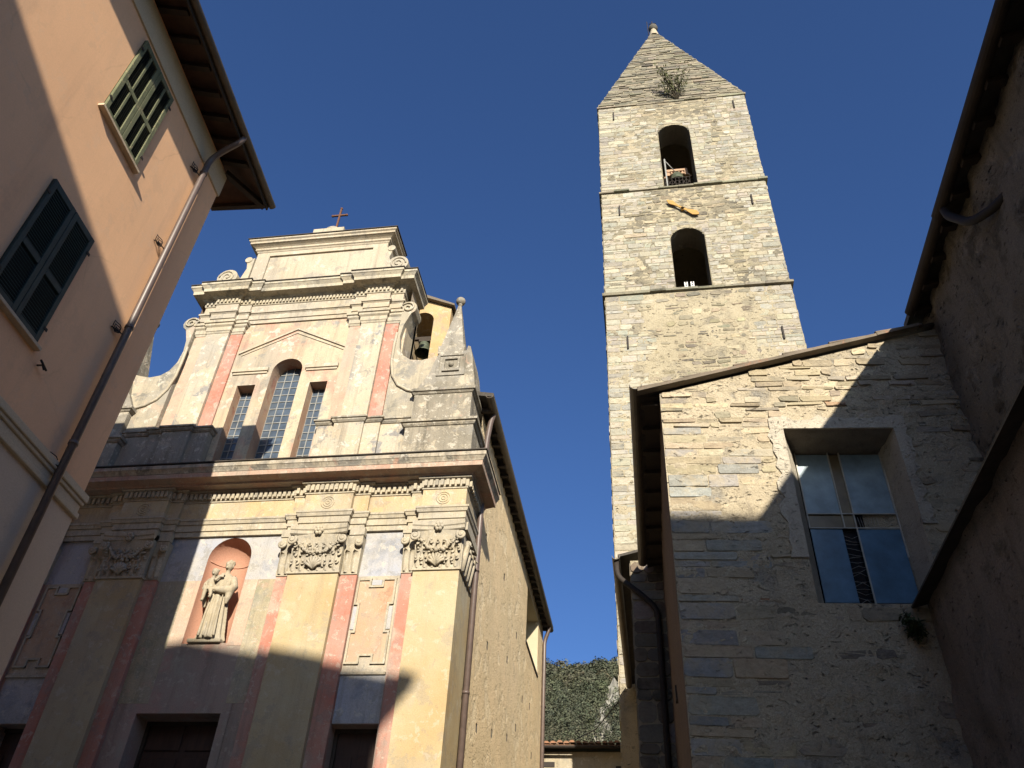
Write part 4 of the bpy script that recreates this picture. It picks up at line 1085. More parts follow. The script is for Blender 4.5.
# ------------------------------------------------------------------ statue in the niche
def statue():
    ox, oy, oz = XC+NC, W0+.06, 7.25
    s = MB()
    # base
    s.box(ox-.36, ox+.36, oy-.13, oy+.22, oz-.0, oz+.07)
    # robe: lofted with folds
    P = []; n_ = 40; rows = [(.06, .29, .19, .06, .07), (.18, .265, .18, .05, .06), (.4, .24, .175, .04, .055), (.65, .215, .165, .02, .05), (.88, .19, .155, .0, .045), (1.0, .18, .145, 0, .03), (1.12, .195, .15, 0, .02), (1.25, .205, .14, .01, .01), (1.33, .15, .11, .02, 0), (1.38, .06, .06, .03, 0)]
    fs = []
    for z, rx, ry, cx, fo in rows:
        for k in range(n_):
            a = 2*pi*k/n_; m_ = 1+fo*2.2*cos(9*a+1.3*sin(2*a))
            P.append(V((ox+cx+rx*m_*cos(a), oy+ry*m_*sin(a), oz+z)))
    for j in range(len(rows)-1):
        for k in range(n_): fs.append((j*n_+k, j*n_+(k+1) % n_, (j+1)*n_+(k+1) % n_, (j+1)*n_+k))
    fs += [tuple(range(n_-1, -1, -1)), tuple((len(rows)-1)*n_+k for k in range(n_))]
    s.vf(P, fs)
    def at(x, y, z): return V((ox+x, oy+y, oz+z))
    s.tube([at(.03, 0, 1.3), at(.04, -.02, 1.45)], .05, 10)
    s.ball(at(.045, -.03, 1.52), .092, 14, 10, (.9, 1, 1.15))                     # head
    for k in range(14):                                                            # curls of hair
        a = k*2.4; s.ball(at(.045+.075*cos(a), -.01+.06*sin(a), 1.565+.045*((k*37) % 7)/7), .032, 7, 5)
    s.ball(at(.045, -.125, 1.51), .02, 6, 5, (.7, 1, 1.3)); s.ball(at(.045, -.108, 1.455), .03, 8, 6, (1, .8, .7))
    s.tube([at(.0, -.112, 1.545), at(.09, -.112, 1.545)], .012, 6)                # brow
    for x in (-.045, .135): s.ball(at(x, -.02, 1.515), .022, 6, 5, (.5, 1, 1.3))  # ears
    # sleeve and forearm holding the child
    s.tube([at(.2, 0, 1.27), at(.29, -.05, 1.08), at(.27, -.12, .98), at(.12, -.19, .96), at(-.02, -.22, .97)], [.075, .085, .09, .07, .045], 12)
    s.tube([at(.27, -.11, .98), at(.25, -.11, .82), at(.24, -.1, .72)], [.08, .06, .02], 10)   # hanging sleeve
    def hand(base, d, up_):
        base = V(base); d = V(d).normalized(); sd_ = d.cross(V(up_)).normalized(); u_ = sd_.cross(d)
        s.ball(base, .038, 8, 6, (1, .8, .7))
        for i, L_ in enumerate((.06, .072, .068, .052)):
            o = base+sd_*(.026-.017*i)+d*.025
            s.tube([o, o+d*L_*.6-u_*.01, o+d*L_-u_*.03], [.0115, .0105, .008], 6)
        s.tube([base+sd_*.03, base+sd_*.055+d*.025, base+sd_*.055+d*.05-u_*.01], [.012, .011, .009], 6)
    hand(at(-.06, -.225, .975), (-1, -.1, .05), (0, 0, 1))
    s.tube([at(-.16, 0, 1.26), at(-.24, -.06, 1.1), at(-.26, -.14, 1.0), at(-.2, -.2, .95)], [.07, .07, .06, .04], 10)
    hand(at(-.17, -.215, .95), (1, -.15, .1), (0, 0, 1))
    # child
    s.ball(at(-.19, -.12, 1.12), .1, 12, 8, (.9, .8, 1.35))
    s.tube([at(-.18, -.13, 1.2), at(-.175, -.14, 1.3)], .035, 8)
    s.ball(at(-.17, -.14, 1.345), .074, 12, 9, (.95, 1, 1.1))
    for k in range(10):
        a = k*2.4; s.ball(at(-.17+.058*cos(a), -.12+.045*sin(a), 1.385+.03*((k*31) % 5)/5), .024, 6, 5)
    s.ball(at(-.165, -.215, 1.335), .014, 6, 5); s.ball(at(-.165, -.2, 1.295), .022, 6, 5)
    s.tube([at(-.12, -.15, 1.19), at(-.06, -.22, 1.15), at(.0, -.2, 1.22)], [.034, .03, .024], 8)
    hand(at(.02, -.2, 1.23), (.6, 0, .8), (0, -1, 0))
    s.tube([at(-.25, -.13, 1.2), at(-.31, -.16, 1.1), at(-.27, -.22, 1.03)], [.034, .03, .024], 8)
    hand(at(-.26, -.225, 1.02), (.5, -.4, -.5), (0, -1, .2))
    for x0, x1, z1 in ((-.16, -.07, .80), (-.23, -.22, .74)):                      # legs
        s.tube([at(x0, -.13, 1.02), at((x0+x1)/2+.01, -.24, .96), at(x1, -.23, z1+.07), at(x1, -.24, z1)], [.055, .048, .036, .026], 8)
        s.ball(at(x1+.01, -.265, z1-.01), .03, 8, 5, (.8, 1.5, .7))
    s.tube([at(-.30, -.08, 1.02), at(-.29, -.06, .85), at(-.25, -.05, .68)], [.06, .055, .03], 8)  # cloth under child
    # drapery ridges down the front
    for x, b0 in ((-.12, -.16), (-.03, -.05), (.07, .06), (.16, .17)):
        s.tube([at(x*.8+.02, -.14, .9), at(x+.02, -.175, .5), at(b0+.06, -.2, .08)], [.014, .024, .03], 6)
    o = s.build('statue', 'statue')
    r_ = o.modifiers.new('remesh', 'REMESH'); r_.mode = 'VOXEL'; r_.voxel_size = .011; r_.use_smooth_shade = True
    sm = o.modifiers.new('smooth', 'SMOOTH'); sm.iterations = 2; sm.factor = .4
    # origin at its base
    for v in o.data.vertices: v.co -= V((ox, oy, oz))
    for v in o.data.vertices: v.co.x *= .88
    o.location = (ox, oy, oz)
    tag(o, 'pale stone saint in long robes holding a child inside the salmon niche', 'statue')
statue()

# ================================================================== BELL TOWER
TX0, TX1, TY0, TY1 = -.66, 5.50, 20.0, 26.2
tower = thing('bell_tower', ((TX0+TX1)/2, (TY0+TY1)/2, 2.4), 'tall square stone bell tower with arched openings and a pyramid spire', 'tower')
TM = (TX0+TX1)/2
def TF(u, v, d): return V((TM+u, TY0+d, v))
HW = (TX1-TX0)/2
o1 = (1.73-TM, 3.02-TM, 28.12, 32.28); o2 = (1.75-TM, 2.98-TM, 22.50, 25.62)
t_ = MB()
wall(t_, TF, -HW, HW, -.3, 34.0, [(*o1, 0, False, True), (*o2, 0, False, True)], seg=14)
def TL(u, v, d): return V((TX0+d, TY0+u, v))
def TR(u, v, d): return V((TX1-d, TY0+u, v))
def TB(u, v, d): return V((TM+u, TY1-d, v))
for fn in (TL, TR): wall(t_, fn, 0, TY1-TY0, -.3, 34.0)
wall(t_, TB, -HW, HW, -.3, 34.0)
for z in (22.4, 28.05, 33.9): t_.face([V((TX0, TY0, z)), V((TX1, TY0, z)), V((TX1, TY1, z)), V((TX0, TY1, z))])
# inner face of the front wall
wall(t_, lambda u, v, d: TF(u, v, .95), -HW, HW, 20, 34.0, [(*o1, 0, False, True), (*o2, 0, False, True)], seg=14)
t_.build('shaft', 'towermortar', tower)
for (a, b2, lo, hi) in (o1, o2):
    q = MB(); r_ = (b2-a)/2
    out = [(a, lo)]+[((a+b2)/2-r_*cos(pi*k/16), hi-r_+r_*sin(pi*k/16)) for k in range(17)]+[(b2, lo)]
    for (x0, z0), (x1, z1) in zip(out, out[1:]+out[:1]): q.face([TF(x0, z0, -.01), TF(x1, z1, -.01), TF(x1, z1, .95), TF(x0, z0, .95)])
    q.build('opening_reveal', 'revealshade', tower)
rng = random.Random(21)
for a_, b_2, mat_ in ((9.0, 22.3, 'towermortar'), (22.46, 27.98, 'towermortar2'), (28.14, 33.98, 'towermortar2')):
    t_ = MB(); skin(t_, TF, -HW, HW, a_, b_2, .06, .022, 3.2, [(*o1, True), (*o2, True)], a_); t_.build('mortar_face', mat_, tower)
Q = [(.285, .268, .22), (.25, .238, .20), (.30, .275, .215), (.225, .213, .178), (.31, .28, .21)]
RB = [(.23, .197, .137), (.19, .168, .123), (.27, .232, .16), (.15, .135, .104), (.30, .257, .175), (.205, .172, .118), (.115, .103, .082)]
def qw(v): return .95+.5*(.5+.5*sin(v*2.9)) if v < 22.4 else .85+.75*(.5+.5*sin(v*2.3+1))
def tcol(u, v, rng):
    e = HW-abs(u)
    edge = e < qw(v)+rng.uniform(-.15, .25)
    for (a, b, lo, hi) in (o1, o2):
        if lo-.2 < v < hi+.35 and (a-.75-rng.uniform(0, .3) < u < b+.75+rng.uniform(0, .3)): edge = True
    if edge: return vary(rng, rng.choice(Q), .16, .04), .5
    if v < 22.3:
        if rng.random() < .26: return None
        return vary(rng, rng.choice(RB), .22), 1.5
    if rng.random() < .12: return None
    return vary(rng, rng.choice(RB+Q[:1]), .28, .03), 1.25
def tw(u, v, rng):
    e = HW-abs(u)
    if e < .9: return (.3, .85)
    return (.16, .5)
opsm = [(*o1, True), (*o2, True)]
t_ = MB().colored()
masonry(t_, TF, 9, 22.30, lambda v: (-HW+.005, HW-.005), (.10, .30), (.15, .5), .03, .02, (-.012, .022), tcol, rng, opsm, tw, .3)
masonry(t_, TF, 22.46, 27.98, lambda v: (-HW+.005, HW-.005), (.09, .28), (.15, .5), .025, .02, (-.008, .026), tcol, rng, opsm, tw, .3)
masonry(t_, TF, 28.14, 33.98, lambda v: (-HW+.005, HW-.005), (.09, .28), (.15, .5), .025, .02, (-.008, .026), tcol, rng, opsm, tw, .3)
def scol(u, v, rng): return vary(rng, rng.choice(Q+RB[:3]), .2), .9
for fn in (TL, TR): masonry(t_, fn, 4, 33.98, lambda v: (.02, TY1-TY0), (.3, .5), (.4, 1.0), .03, .015, (.01, .035), scol, rng)
t_.build('stonework', 'towerstone', tower)
# string courses
for nm, z, h, pr in (('string_course', 28.02, .095, .09), ('string_course', 22.34, .10, .10), ('eaves_slab', 33.99, .09, .06)):
    b_ = MB().colored(); x = TX0-pr; R_ = random.Random(int(z))
    while x < TX1+pr-.05:
        w_ = min(R_.uniform(.5, 1.1), TX1+pr-x)
        p_ = pr+R_.uniform(-.03, .03)
        b_.box(x+.004, x+w_-.004, TY0-p_, TY0+.3, z+R_.uniform(-.012, .012), z+h+R_.uniform(-.015, .015), vary(R_, (.17, .155, .115), .25)); x += w_
    for X0, X1 in ((TX0-pr, TX0+.05), (TX1-.05, TX1+pr)):
        b_.box(X0, X1, TY0+.31, TY1+pr, z, z+h, (.17, .155, .115))
    b_.build(nm, 'towerstone', tower)
# spire
zb, zt = 34.09, 46.3
AP = V((TM, (TY0+TY1)/2, zt))
sp = MB()
cr = [V((TX0-.02, TY0-.02, zb)), V((TX1+.02, TY0-.02, zb)), V((TX1+.02, TY1+.02, zb)), V((TX0-.02, TY1+.02, zb))]
for i in range(4): sp.face([cr[i], cr[(i+1) % 4], AP])
sp.build('spire_core', 'towermortar', tower)
sp = MB().colored(); rng = random.Random(31)
SPC = [(.135, .124, .096), (.165, .148, .11), (.115, .106, .086), (.19, .168, .12), (.145, .13, .098)]
hz = zt-zb
for i in range(4):
    a, b = cr[i], cr[(i+1) % 4]; mid = (a+b)/2; half = (b-a).length/2; ux = (b-a).normalized(); upv = AP-mid; L_ = upv.length; upn = upv/L_; nn = ux.cross(upn)
    if nn.dot(mid-V((AP.x, AP.y, mid.z))) < 0: nn = -nn
    fn = (lambda mid, ux, upn, nn: (lambda u, v, d: mid+ux*u+upn*v-nn*d))(mid, ux, upn, nn)
    masonry(sp, fn, .0, L_-.5, (lambda half, L_: (lambda v: (-half*(1-v/L_), half*(1-v/L_))))(half, L_), (.10, .24), (.25, .9), .015, .012, (.0, .06),
            lambda u, v, r: (vary(r, r.choice(SPC), .2, .05), .8), rng, round_=.12)
sp.build('spire_slab', 'towerstone', tower)
sp = MB(); sp.lathe([(.30, -.75), (.24, -.4), (.17, -.05), (.14, .05)], AP+V((0, 0, -.02)), 10); sp.build('spire_cap', 'mortar', tower)
sp = MB(); sp.ball(AP+V((0, 0, .26)), .26, 14, 9); sp.build('finial_ball', 'slateball', tower)
sp = MB()
sp.tube([AP+V((-.02, 0, .4)), AP+V((-.02, 0, 1.05))], .03, 6); sp.tube([AP+V((-.28, 0, -.4)), AP+V((-.30, 0, 1.1))], .022, 6)
sp.tube([AP+V((-.2, 0, .82)), AP+V((.18, 0, .82))], .025, 6)
sp.build('lightning_rod', 'iron', tower)
# iron tie plates
b_ = MB()
for (x, z) in ((-.02, 33.3), (4.98, 33.3), (-.0, 26.9), (4.86, 26.9), (.02, 20.1), (4.9, 20.1)):
    b_.box(x-.025, x+.025, TY0-.075, TY0-.02, z-.27, z+.27)
build_each(b_, 'tie_plate', 'iron', tower)
# gilded clock hands on bare stone
b_ = MB()
def HP(x, z): return V((x, TY0-.13, z))
def leafhand(p0, p1, w0, w1, w2):
    d = V((p1[0]-p0[0], p1[1]-p0[1])); L_ = d.length; d /= L_; nrm = V((-d.y, d.x))
    prof = [(0, w0), (.3, w0*.7), (.55, w1), (.75, w2), (.9, w1*.8), (1, .02)]
    pts = [(p0[0]+d.x*t1*L_+nrm.x*w, p0[1]+d.y*t1*L_+nrm.y*w) for t1, w in prof]+[(p0[0]+d.x*t1*L_-nrm.x*w, p0[1]+d.y*t1*L_-nrm.y*w) for t1, w in reversed(prof)]
    b_.prism(lambda u, v, dd: V((u, TY0-.13+dd, v)), pts, 0, .035)
leafhand((2.33, 26.62), (1.78, 27.18), .05, .07, .11); leafhand((2.28, 26.66), (2.87, 26.22), .06, .10, .13)
b_.tube([HP(2.31, 26.63), V((2.31, TY0-.02, 26.63))], .07, 10)
b_.build('clock_hand', 'gilt', tower)
# railing and ladder-like steel in the openings
b_ = MB(); x0, x1 = 1.86, 2.98; y = TY0+.62
for z in (28.55, 29.5): b_.tube([V((x0, y, z)), V((x1, y, z))], .018, 6)
for i in range(9):
    x = x0+(x1-x0)*i/8; b_.tube([V((x, y, 28.2)), V((x, y, 29.52))], .012, 5)
for i in range(6):
    xc_ = x0+(x1-x0)*(i+.5)/6
    for zc in (28.85, 29.2): b_.tube([V((xc_+.085*cos(2*pi*k/12), y-.01, zc+.11*sin(2*pi*k/12))) for k in range(13)], .013, 5, False)
b_.build('railing', 'iron', tower)
b_ = MB()
b_.tube([V((1.93, TY0+.55, 28.15)), V((1.93, TY0+.55, 30.7))], .035, 8); b_.tube([V((1.93, TY0+.56, 30.65)), V((2.38, TY0+.9, 30.2))], .02, 6)
b_.build('bell_post', 'lead', tower)
t_ = make_bell('tower_bell', (2.40, TY0+1.05, 29.62), .42, .62, 'dark bronze bell under a pale wooden yoke in the top opening of the tower')
b_ = MB()
b_.box(2.0, 2.84, TY0+.95, TY0+1.15, 30.420, 30.540); b_.box(2.0, 2.12, TY0+.95, TY0+1.15, 30.140, 30.418); b_.box(2.72, 2.84, TY0+.95, TY0+1.15, 30.140, 30.418); b_.box(2.12, 2.72, TY0+.97, TY0+1.13, 30.240, 30.320)
for x in (2.2, 2.34, 2.5, 2.64): b_.box(x-.03, x+.03, TY0+.98, TY0+1.12, 30.322, 30.418)
b_.tube([V((2.84, TY0+1.0, 30.240)), V((2.95, TY0+.9, 29.890))], .035, 6); b_.tube([V((2.0, TY0+1.0, 30.240)), V((1.88, TY0+.9, 29.890))], .035, 6)
b_.build('yoke', 'yoke', t_)
lad = thing('ladder', (2.25, TY0+.75, 22.5), 'white metal ladder standing inside the lower arched opening of the tower', 'ladder')
b_ = MB()
for x in (2.14, 2.22, 2.36, 2.44): b_.box(x-.02, x+.02, TY0+.72, TY0+.76, 22.46, 23.55)
build_each(b_, 'rail', 'ladder', lad)
b_ = MB()
for i in range(9):
    for a, c in ((2.16, 2.20), (2.38, 2.42)): b_.box(a, c, TY0+.725, TY0+.755, 22.55+.11*i, 22.58+.11*i)
b_.build('rung', 'ladder', lad)
# shrub growing at the foot of the spire
def shrub(name, base, H, R, n, label, mat, nrm=V((0, -1, 0)), stems=9, seed=1, sz=(.03, .07)):
    R_ = random.Random(seed)
    o = thing(name, base, label, 'plant')
    tw_ = MB(); lf = MB()
    base = V(base)
    for i in range(stems):
        tip = base+V((R_.uniform(-R, R), R_.uniform(-.4, .15)*R, H*R_.uniform(.45, 1)))+nrm*R*.25
        mid_ = base.lerp(tip, .5)+V((R_.uniform(-.1, .1), -.05, R_.uniform(-.05, .1)))*R*2
        tw_.tube([base, mid_, tip], [.02*R+.004, .012*R+.003, .004], 5)
        for k in range(n):
            t1 = R_.uniform(.25, 1.0); p = (base.lerp(mid_, t1*2) if t1 < .5 else mid_.lerp(tip, t1*2-1))+V((R_.gauss(0, 1), R_.gauss(0, 1), R_.gauss(0, 1)))*R*.14
            a = V((R_.gauss(0, 1), R_.gauss(0, 1), R_.gauss(0, 1))).normalized(); b2 = a.orthogonal().normalized(); s_ = R_.uniform(*sz)
            lf.face([p+a*s_, p+b2*s_*.5, p-a*s_, p-b2*s_*.5])
    tw_.build('stem', 'twig', o); lf.build('foliage', mat, o)
    return o
shrub('shrub', (2.72, TY0-.05, 34.1), 2.1, .85, 34, 'dry bushy shrub rooted at the base of the tower spire', 'leaf', stems=14, seed=4, sz=(.04, .10))

# ================================================================== STONE HOUSE WITH THE WINDOW (right of centre)
A4 = radians(4.0); MX, MY = .39, 8.82
E4 = V((cos(A4), sin(A4), 0)); N4 = V((sin(A4), -cos(A4), 0))
def MF(u, v, d): return V((MX, MY, 0))+E4*u-N4*d+V((0, 0, v))
house = thing('stone_house', (2.3, 12, 2.4), 'rough rubble stone house with sloping roof and large blue paned window', 'house')
MW = 3.95
def mtop(u): return 8.80+.285*u
wo = (1.53, 2.90, 5.78, 8.17)
m_ = MB()
wall(m_, MF, 0, MW, -.3, 8.78, [(*wo, 0, False, False)])
m_.face([MF(0, 8.78, 0), MF(MW, 8.78, 0), MF(MW, mtop(MW), 0), MF(0, 8.80, 0)])
m_.build('front_wall', 'mortar', house)
m_ = MB()   # splayed plaster reveals
gl = (1.76, 2.86, 6.02, 8.165); GD = .56
f4 = [(wo[0], wo[2]), (wo[1], wo[2]), (wo[1], wo[3]), (wo[0], wo[3])]; b4 = [(gl[0], gl[2]), (gl[1], gl[2]), (gl[1], gl[3]), (gl[0], gl[3])]
for i in (0, 1, 3):
    j = (i+1) % 4
    NS_ = 8
    P = []
    for a in range(NS_+1):
        for c in range(5):
            pf = V(f4[i]).lerp(V(f4[j]), a/NS_); pb = V(b4[i]).lerp(V(b4[j]), a/NS_); q = pf.lerp(pb, c/4)
            nz = noise.fractal(V((q.x*4, q.y*4, c*.9)), .6, 2, 4)*.02 if 0 < c < 4 else 0
            P.append(MF(q.x+nz*(1 if i in (1, 3) else 0), q.y+nz*(1 if i == 0 else 0), GD*c/4))
    m_.vf(P, [(a*5+c, a*5+c+1, (a+1)*5+c+1, (a+1)*5+c) for a in range(NS_) for c in range(4)], None, True)
m_.build('window_reveal', 'plasterframe', house)
m_ = MB(); m_.face([MF(wo[0], wo[3], 0), MF(wo[1], wo[3], 0), MF(gl[1], gl[3], GD), MF(gl[0], gl[3], GD)]); m_.build('window_lintel', 'soffit', house)
# irregular plaster band round the opening
m_ = MB(); R_ = random.Random(3)
def ragged(a, c, lo, hi, sides):
    n_ = 16; P = []
    for k in range(n_+1):
        t1 = k/n_
        if sides == 'v': P.append(((a+R_.uniform(-.06, .05), lo+(hi-lo)*t1), (c, lo+(hi-lo)*t1)))
        else: P.append(((a+(c-a)*t1, hi+R_.uniform(-.04, .06)), (a+(c-a)*t1, lo)))
    for k in range(n_):
        p, q = P[k], P[k+1]
        fr = [MF(x, z, -.028) for x, z in (p[0], p[1], q[1], q[0])]; bk = [MF(x, z, .01) for x, z in (p[0], p[1], q[1], q[0])]
        m_.hexa(fr+bk)
ragged(wo[0]-.17, wo[0], wo[2]+.55, wo[3], 'v'); ragged(wo[1]+.14, wo[1], wo[2]+1.0, wo[3], 'v'); ragged(wo[0]-.17, wo[1]+.16, wo[3]+.002, wo[3]+.16, 'h')
m_.build('plaster_band', 'plasterframe', house)
# panes
win = None
w_, h_ = gl[1]-gl[0], gl[3]-gl[2]
def pane(a, c, lo, hi, mat, d, nm='pane', par=None):
    b_ = MB(); b_.fbox(MF, gl[0]+w_*a, gl[0]+w_*c, gl[3]-h_*hi, gl[3]-h_*lo, GD-.03+d, GD-.012+d); return b_.build(nm, mat, par)
b_ = MB()
b_.fbox(MF, gl[0]-.02, gl[1]+.02, gl[2]-.02, gl[3]+.02, GD+.02, GD+.05); win = b_.build('window', 'glassblack', house)
pane(.01, .385, .01, .43, 'glassblue', 0, 'pane', win); pane(.525, .99, .01, .43, 'glassblue', 0, 'pane', win)
pane(.395, .515, .01, .43, 'glassbrown', .006, 'pane', win); pane(.01, .515, .44, .525, 'glassbrown', .008, 'pane', win)
pane(.01, .36, .535, .99, 'glassnavy', 0, 'pane', win); pane(.525, .99, .535, .99, 'glassnavy', 0, 'pane', win)
b_ = MB()
for a, lo, hi in ((.39, 0, .53), (.52, 0, 1), (.005, 0, .53), (.995, .0, .72)): b_.fbox(MF, gl[0]+w_*a-.008, gl[0]+w_*a+.008, gl[3]-h_*hi, gl[3]-h_*lo, GD-.05, GD-.031)
for z, a, c in ((.435, 0, 1), (.53, 0, .52), (.53, .525, 1)): b_.fbox(MF, gl[0]+w_*a, gl[0]+w_*c, gl[3]-h_*z-.007, gl[3]-h_*z+.007, GD-.047, GD-.0305)
b_.build('window_bar', 'palebar', win)
b_ = MB(); R_ = random.Random(8)     # pale lines modelled as branch-like reflections in the dark panes
for k in range(16):
    z = gl[2]+.03+k*.058; b_.tube([MF(gl[0]+w_*.37, z+R_.uniform(-.03, .03), GD), MF(gl[0]+w_*.45, z+R_.uniform(-.03, .04), GD-.005), MF(gl[0]+w_*.52, z+R_.uniform(-.03, .03), GD)], .0022, 4)
for k in range(9):
    a = .54+k*.03; b_.tube([MF(gl[0]+w_*a, gl[3]-h_*.445, GD), MF(gl[0]+w_*(a+R_.uniform(-.03, .03)), gl[3]-h_*.525, GD)], .0025, 4)
build_each(b_, 'reflection_line', 'palebar', win)
# stones of the front
m_ = MB(); skin(m_, MF, 0, MW, -.2, 9.95, .032, .024, 4.5, [(wo[0]-.02, wo[1]+.02, wo[2]-.02, wo[3]+.02, False)], 4, lambda u: mtop(u)-.02); m_.build('mortar_face', 'mortar', house)
rng = random.Random(41)
MS = [(.36, .305, .215), (.33, .275, .19), (.30, .265, .205), (.38, .325, .225), (.28, .25, .20), (.34, .285, .20), (.25, .215, .16)]
GREY = [(.265, .262, .245), (.31, .295, .255), (.23, .23, .22)]
def mcol(u, v, rng):
    if u < .85+.3*sin(v*5.1)+.1*sin(v*17) and v < 8.2:          # dressed quoins on the left corner
        return vary(rng, rng.choice(GREY+MS[:2]), .14, .04), .5
    inband = (wo[0]-.16 < u < wo[1]+.14 and wo[2]-.05 < v < wo[3]+.15)
    if inband: return None
    if v < 5.6 and u > .7:
        if rng.random() < .62: return None
        return vary(rng, (.22, .19, .15), .2), 1.3
    if v > mtop(u)-.75 or (u < 1.5 and v > 7.6 and u > .8):
        if rng.random() < .14: return None
        return vary(rng, rng.choice(MS), .25, .03), .9
    if rng.random() < .28: return None
    c = rng.choice(MS)
    if rng.random() < .012: c = (.34, .16, .09)
    return vary(rng, c, .22, .03), 1.4
def mw(u, v, rng):
    if u < .9 and v < 8.2: return (.3, .8)
    return (.12, .5)
m_ = MB().colored()
mo = [(wo[0]-.16, wo[1]+.12, wo[2]+.3, wo[3]+.15, False)]
masonry(m_, MF, 2.2, 8.1, lambda v: (.0, MW), (.08, .22), (.12, .5), .02, .016, (-.014, .016), mcol, rng, mo, mw, .28)
v = 8.1; R_ = random.Random(77)
while v < 9.9:
    a = max(0, (v+.08-8.80)/.285)
    if a > MW-.2: break
    h_c = R_.uniform(.05, .13)
    masonry(m_, MF, v, v+h_c-.004, lambda vv, a=a: (a, MW), (h_c*.9, h_c), (.09, .5), .012, .014, (-.012, .03), mcol, rng, mo, mw, .22)
    v += h_c
m_.build('stonework', 'stone', house)
# side wall, plastered brown
ME = 13.8
def MSd(u, v, d): return V((MX+d-.0, u, v))
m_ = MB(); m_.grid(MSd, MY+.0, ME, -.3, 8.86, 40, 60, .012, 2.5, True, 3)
m_.build('side_wall', 'brownside', house)
m_ = MB(); m_.box(MX+.1, 4.3, MY+.75, ME, -.3, 8.7); m_.build('core_wall', 'mortar', house)
m_ = MB(); m_.fbox(MSd, 11.2, 11.32, 5.52, 5.72, -.03, .02); m_.build('wall_box', 'slate', house)
# roof: slab, verge tiles and gutter
m_ = MB()
yb0, yb1 = MY-.06, 13.72
def rz(x): return 8.84+.285*(x-MX)
m_.hexa([V((.12, yb0, rz(.12))), V((4.4, yb0+.29, rz(4.4))), V((4.4, yb1, rz(4.4))), V((.12, yb1, rz(.12))),
         V((.12, yb0, rz(.12)+.05)), V((4.4, yb0+.29, rz(4.4)+.05)), V((4.4, yb1, rz(4.4)+.05)), V((.12, yb1, rz(.12)+.05))])
mroof = m_.build('roof', 'slate', house)
m_ = MB(); u = -.3; k = 0; R_ = random.Random(9)
while u < 3.55:
    L_ = .62+R_.uniform(-.04, .08)
    a0 = MF(u, rz(MX+u)+.055+R_.uniform(0, .012), -.055); a1 = MF(u+L_+.06, rz(MX+u+L_+.06)+.03, -.045)
    half = 8; P = []
    for q, r_ in ((a0, .06), (a1, .05)):
        for i in range(half+1):
            an = pi*i/half; P.append(q+N4*r_*cos(an)+V((0, 0, r_*.75*sin(an))))
        for i in range(half, -1, -1):
            an = pi*i/half; P.append(q+N4*r_*.75*cos(an)+V((0, 0, r_*.55*sin(an)-.015)))
    kk = 2*(half+1)
    m_.vf(P, [(i, (i+1) % kk, kk+(i+1) % kk, kk+i) for i in range(kk)]+[tuple(range(kk)), tuple(range(2*kk-1, kk-1, -1))])
    m_.prism(lambda uu, vv, d: MF(uu, vv, d), [(u, rz(MX+u)-.012), (u+L_, rz(MX+u+L_)-.012), (u+L_, rz(MX+u+L_)+.035), (u, rz(MX+u)+.035)], -.135+R_.uniform(0, .02), -.02)
    u += L_
build_each(m_, 'verge_tile', 'oldtile', mroof)
m_ = MB(); half_gutter(m_, (.075, MY-.14, 8.87), (.05, 13.65, 8.84), .085); m_.build('gutter', 'gutter', house)
m_ = MB(); m_.box(.14, MX+.02, MY+.05, 13.65, 8.78, 8.825)
for i in range(9): m_.box(.14, MX, MY+.15+i*.55, MY+.24+i*.55, 8.72, 8.778)
build_each(m_, 'rafter', 'wood', mroof)

# ================================================================== ANNEX between the stone house and the tower
annex = thing('annex', (.1, 17.5, 2.4), 'narrow shaded annex of squared stone blocks with a copper gutter', 'building')
AXL = -.18; AY = 13.75
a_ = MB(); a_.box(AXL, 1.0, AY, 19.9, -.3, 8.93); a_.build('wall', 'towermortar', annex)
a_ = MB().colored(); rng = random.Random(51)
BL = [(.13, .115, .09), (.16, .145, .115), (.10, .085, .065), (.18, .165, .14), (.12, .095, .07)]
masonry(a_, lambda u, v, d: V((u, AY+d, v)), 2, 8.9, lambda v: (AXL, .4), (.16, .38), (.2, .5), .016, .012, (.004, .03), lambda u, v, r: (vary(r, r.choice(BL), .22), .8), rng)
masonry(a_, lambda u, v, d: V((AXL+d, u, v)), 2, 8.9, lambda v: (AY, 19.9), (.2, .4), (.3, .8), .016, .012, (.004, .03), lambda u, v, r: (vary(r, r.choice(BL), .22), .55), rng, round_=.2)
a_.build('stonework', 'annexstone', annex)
a_ = MB()
a_.hexa([V((-.40, AY-.12, 8.95)), V((1.0, AY-.12, 9.3)), V((1.0, 19.95, 9.3)), V((-.40, 19.95, 8.95)), V((-.40, AY-.12, 9.0)), V((1.0, AY-.12, 9.35)), V((1.0, 19.95, 9.35)), V((-.40, 19.95, 9.0))])
a_.build('roof', 'slate', annex)
a_ = MB(); half_gutter(a_, (-.43, AY-.14, 8.97), (-.43, 19.95, 8.93), .075); a_.build('gutter', 'gutter', annex)
a_ = MB(); a_.tube(arc_path([(-.43, AY-.03, 8.92), (-.42, AY-.05, 8.6), (.0, AY-.07, 8.22), (.25, AY-.08, 7.95), (.25, AY-.08, 2.3)]), .05, 10); a_.build('downpipe', 'iron', annex)

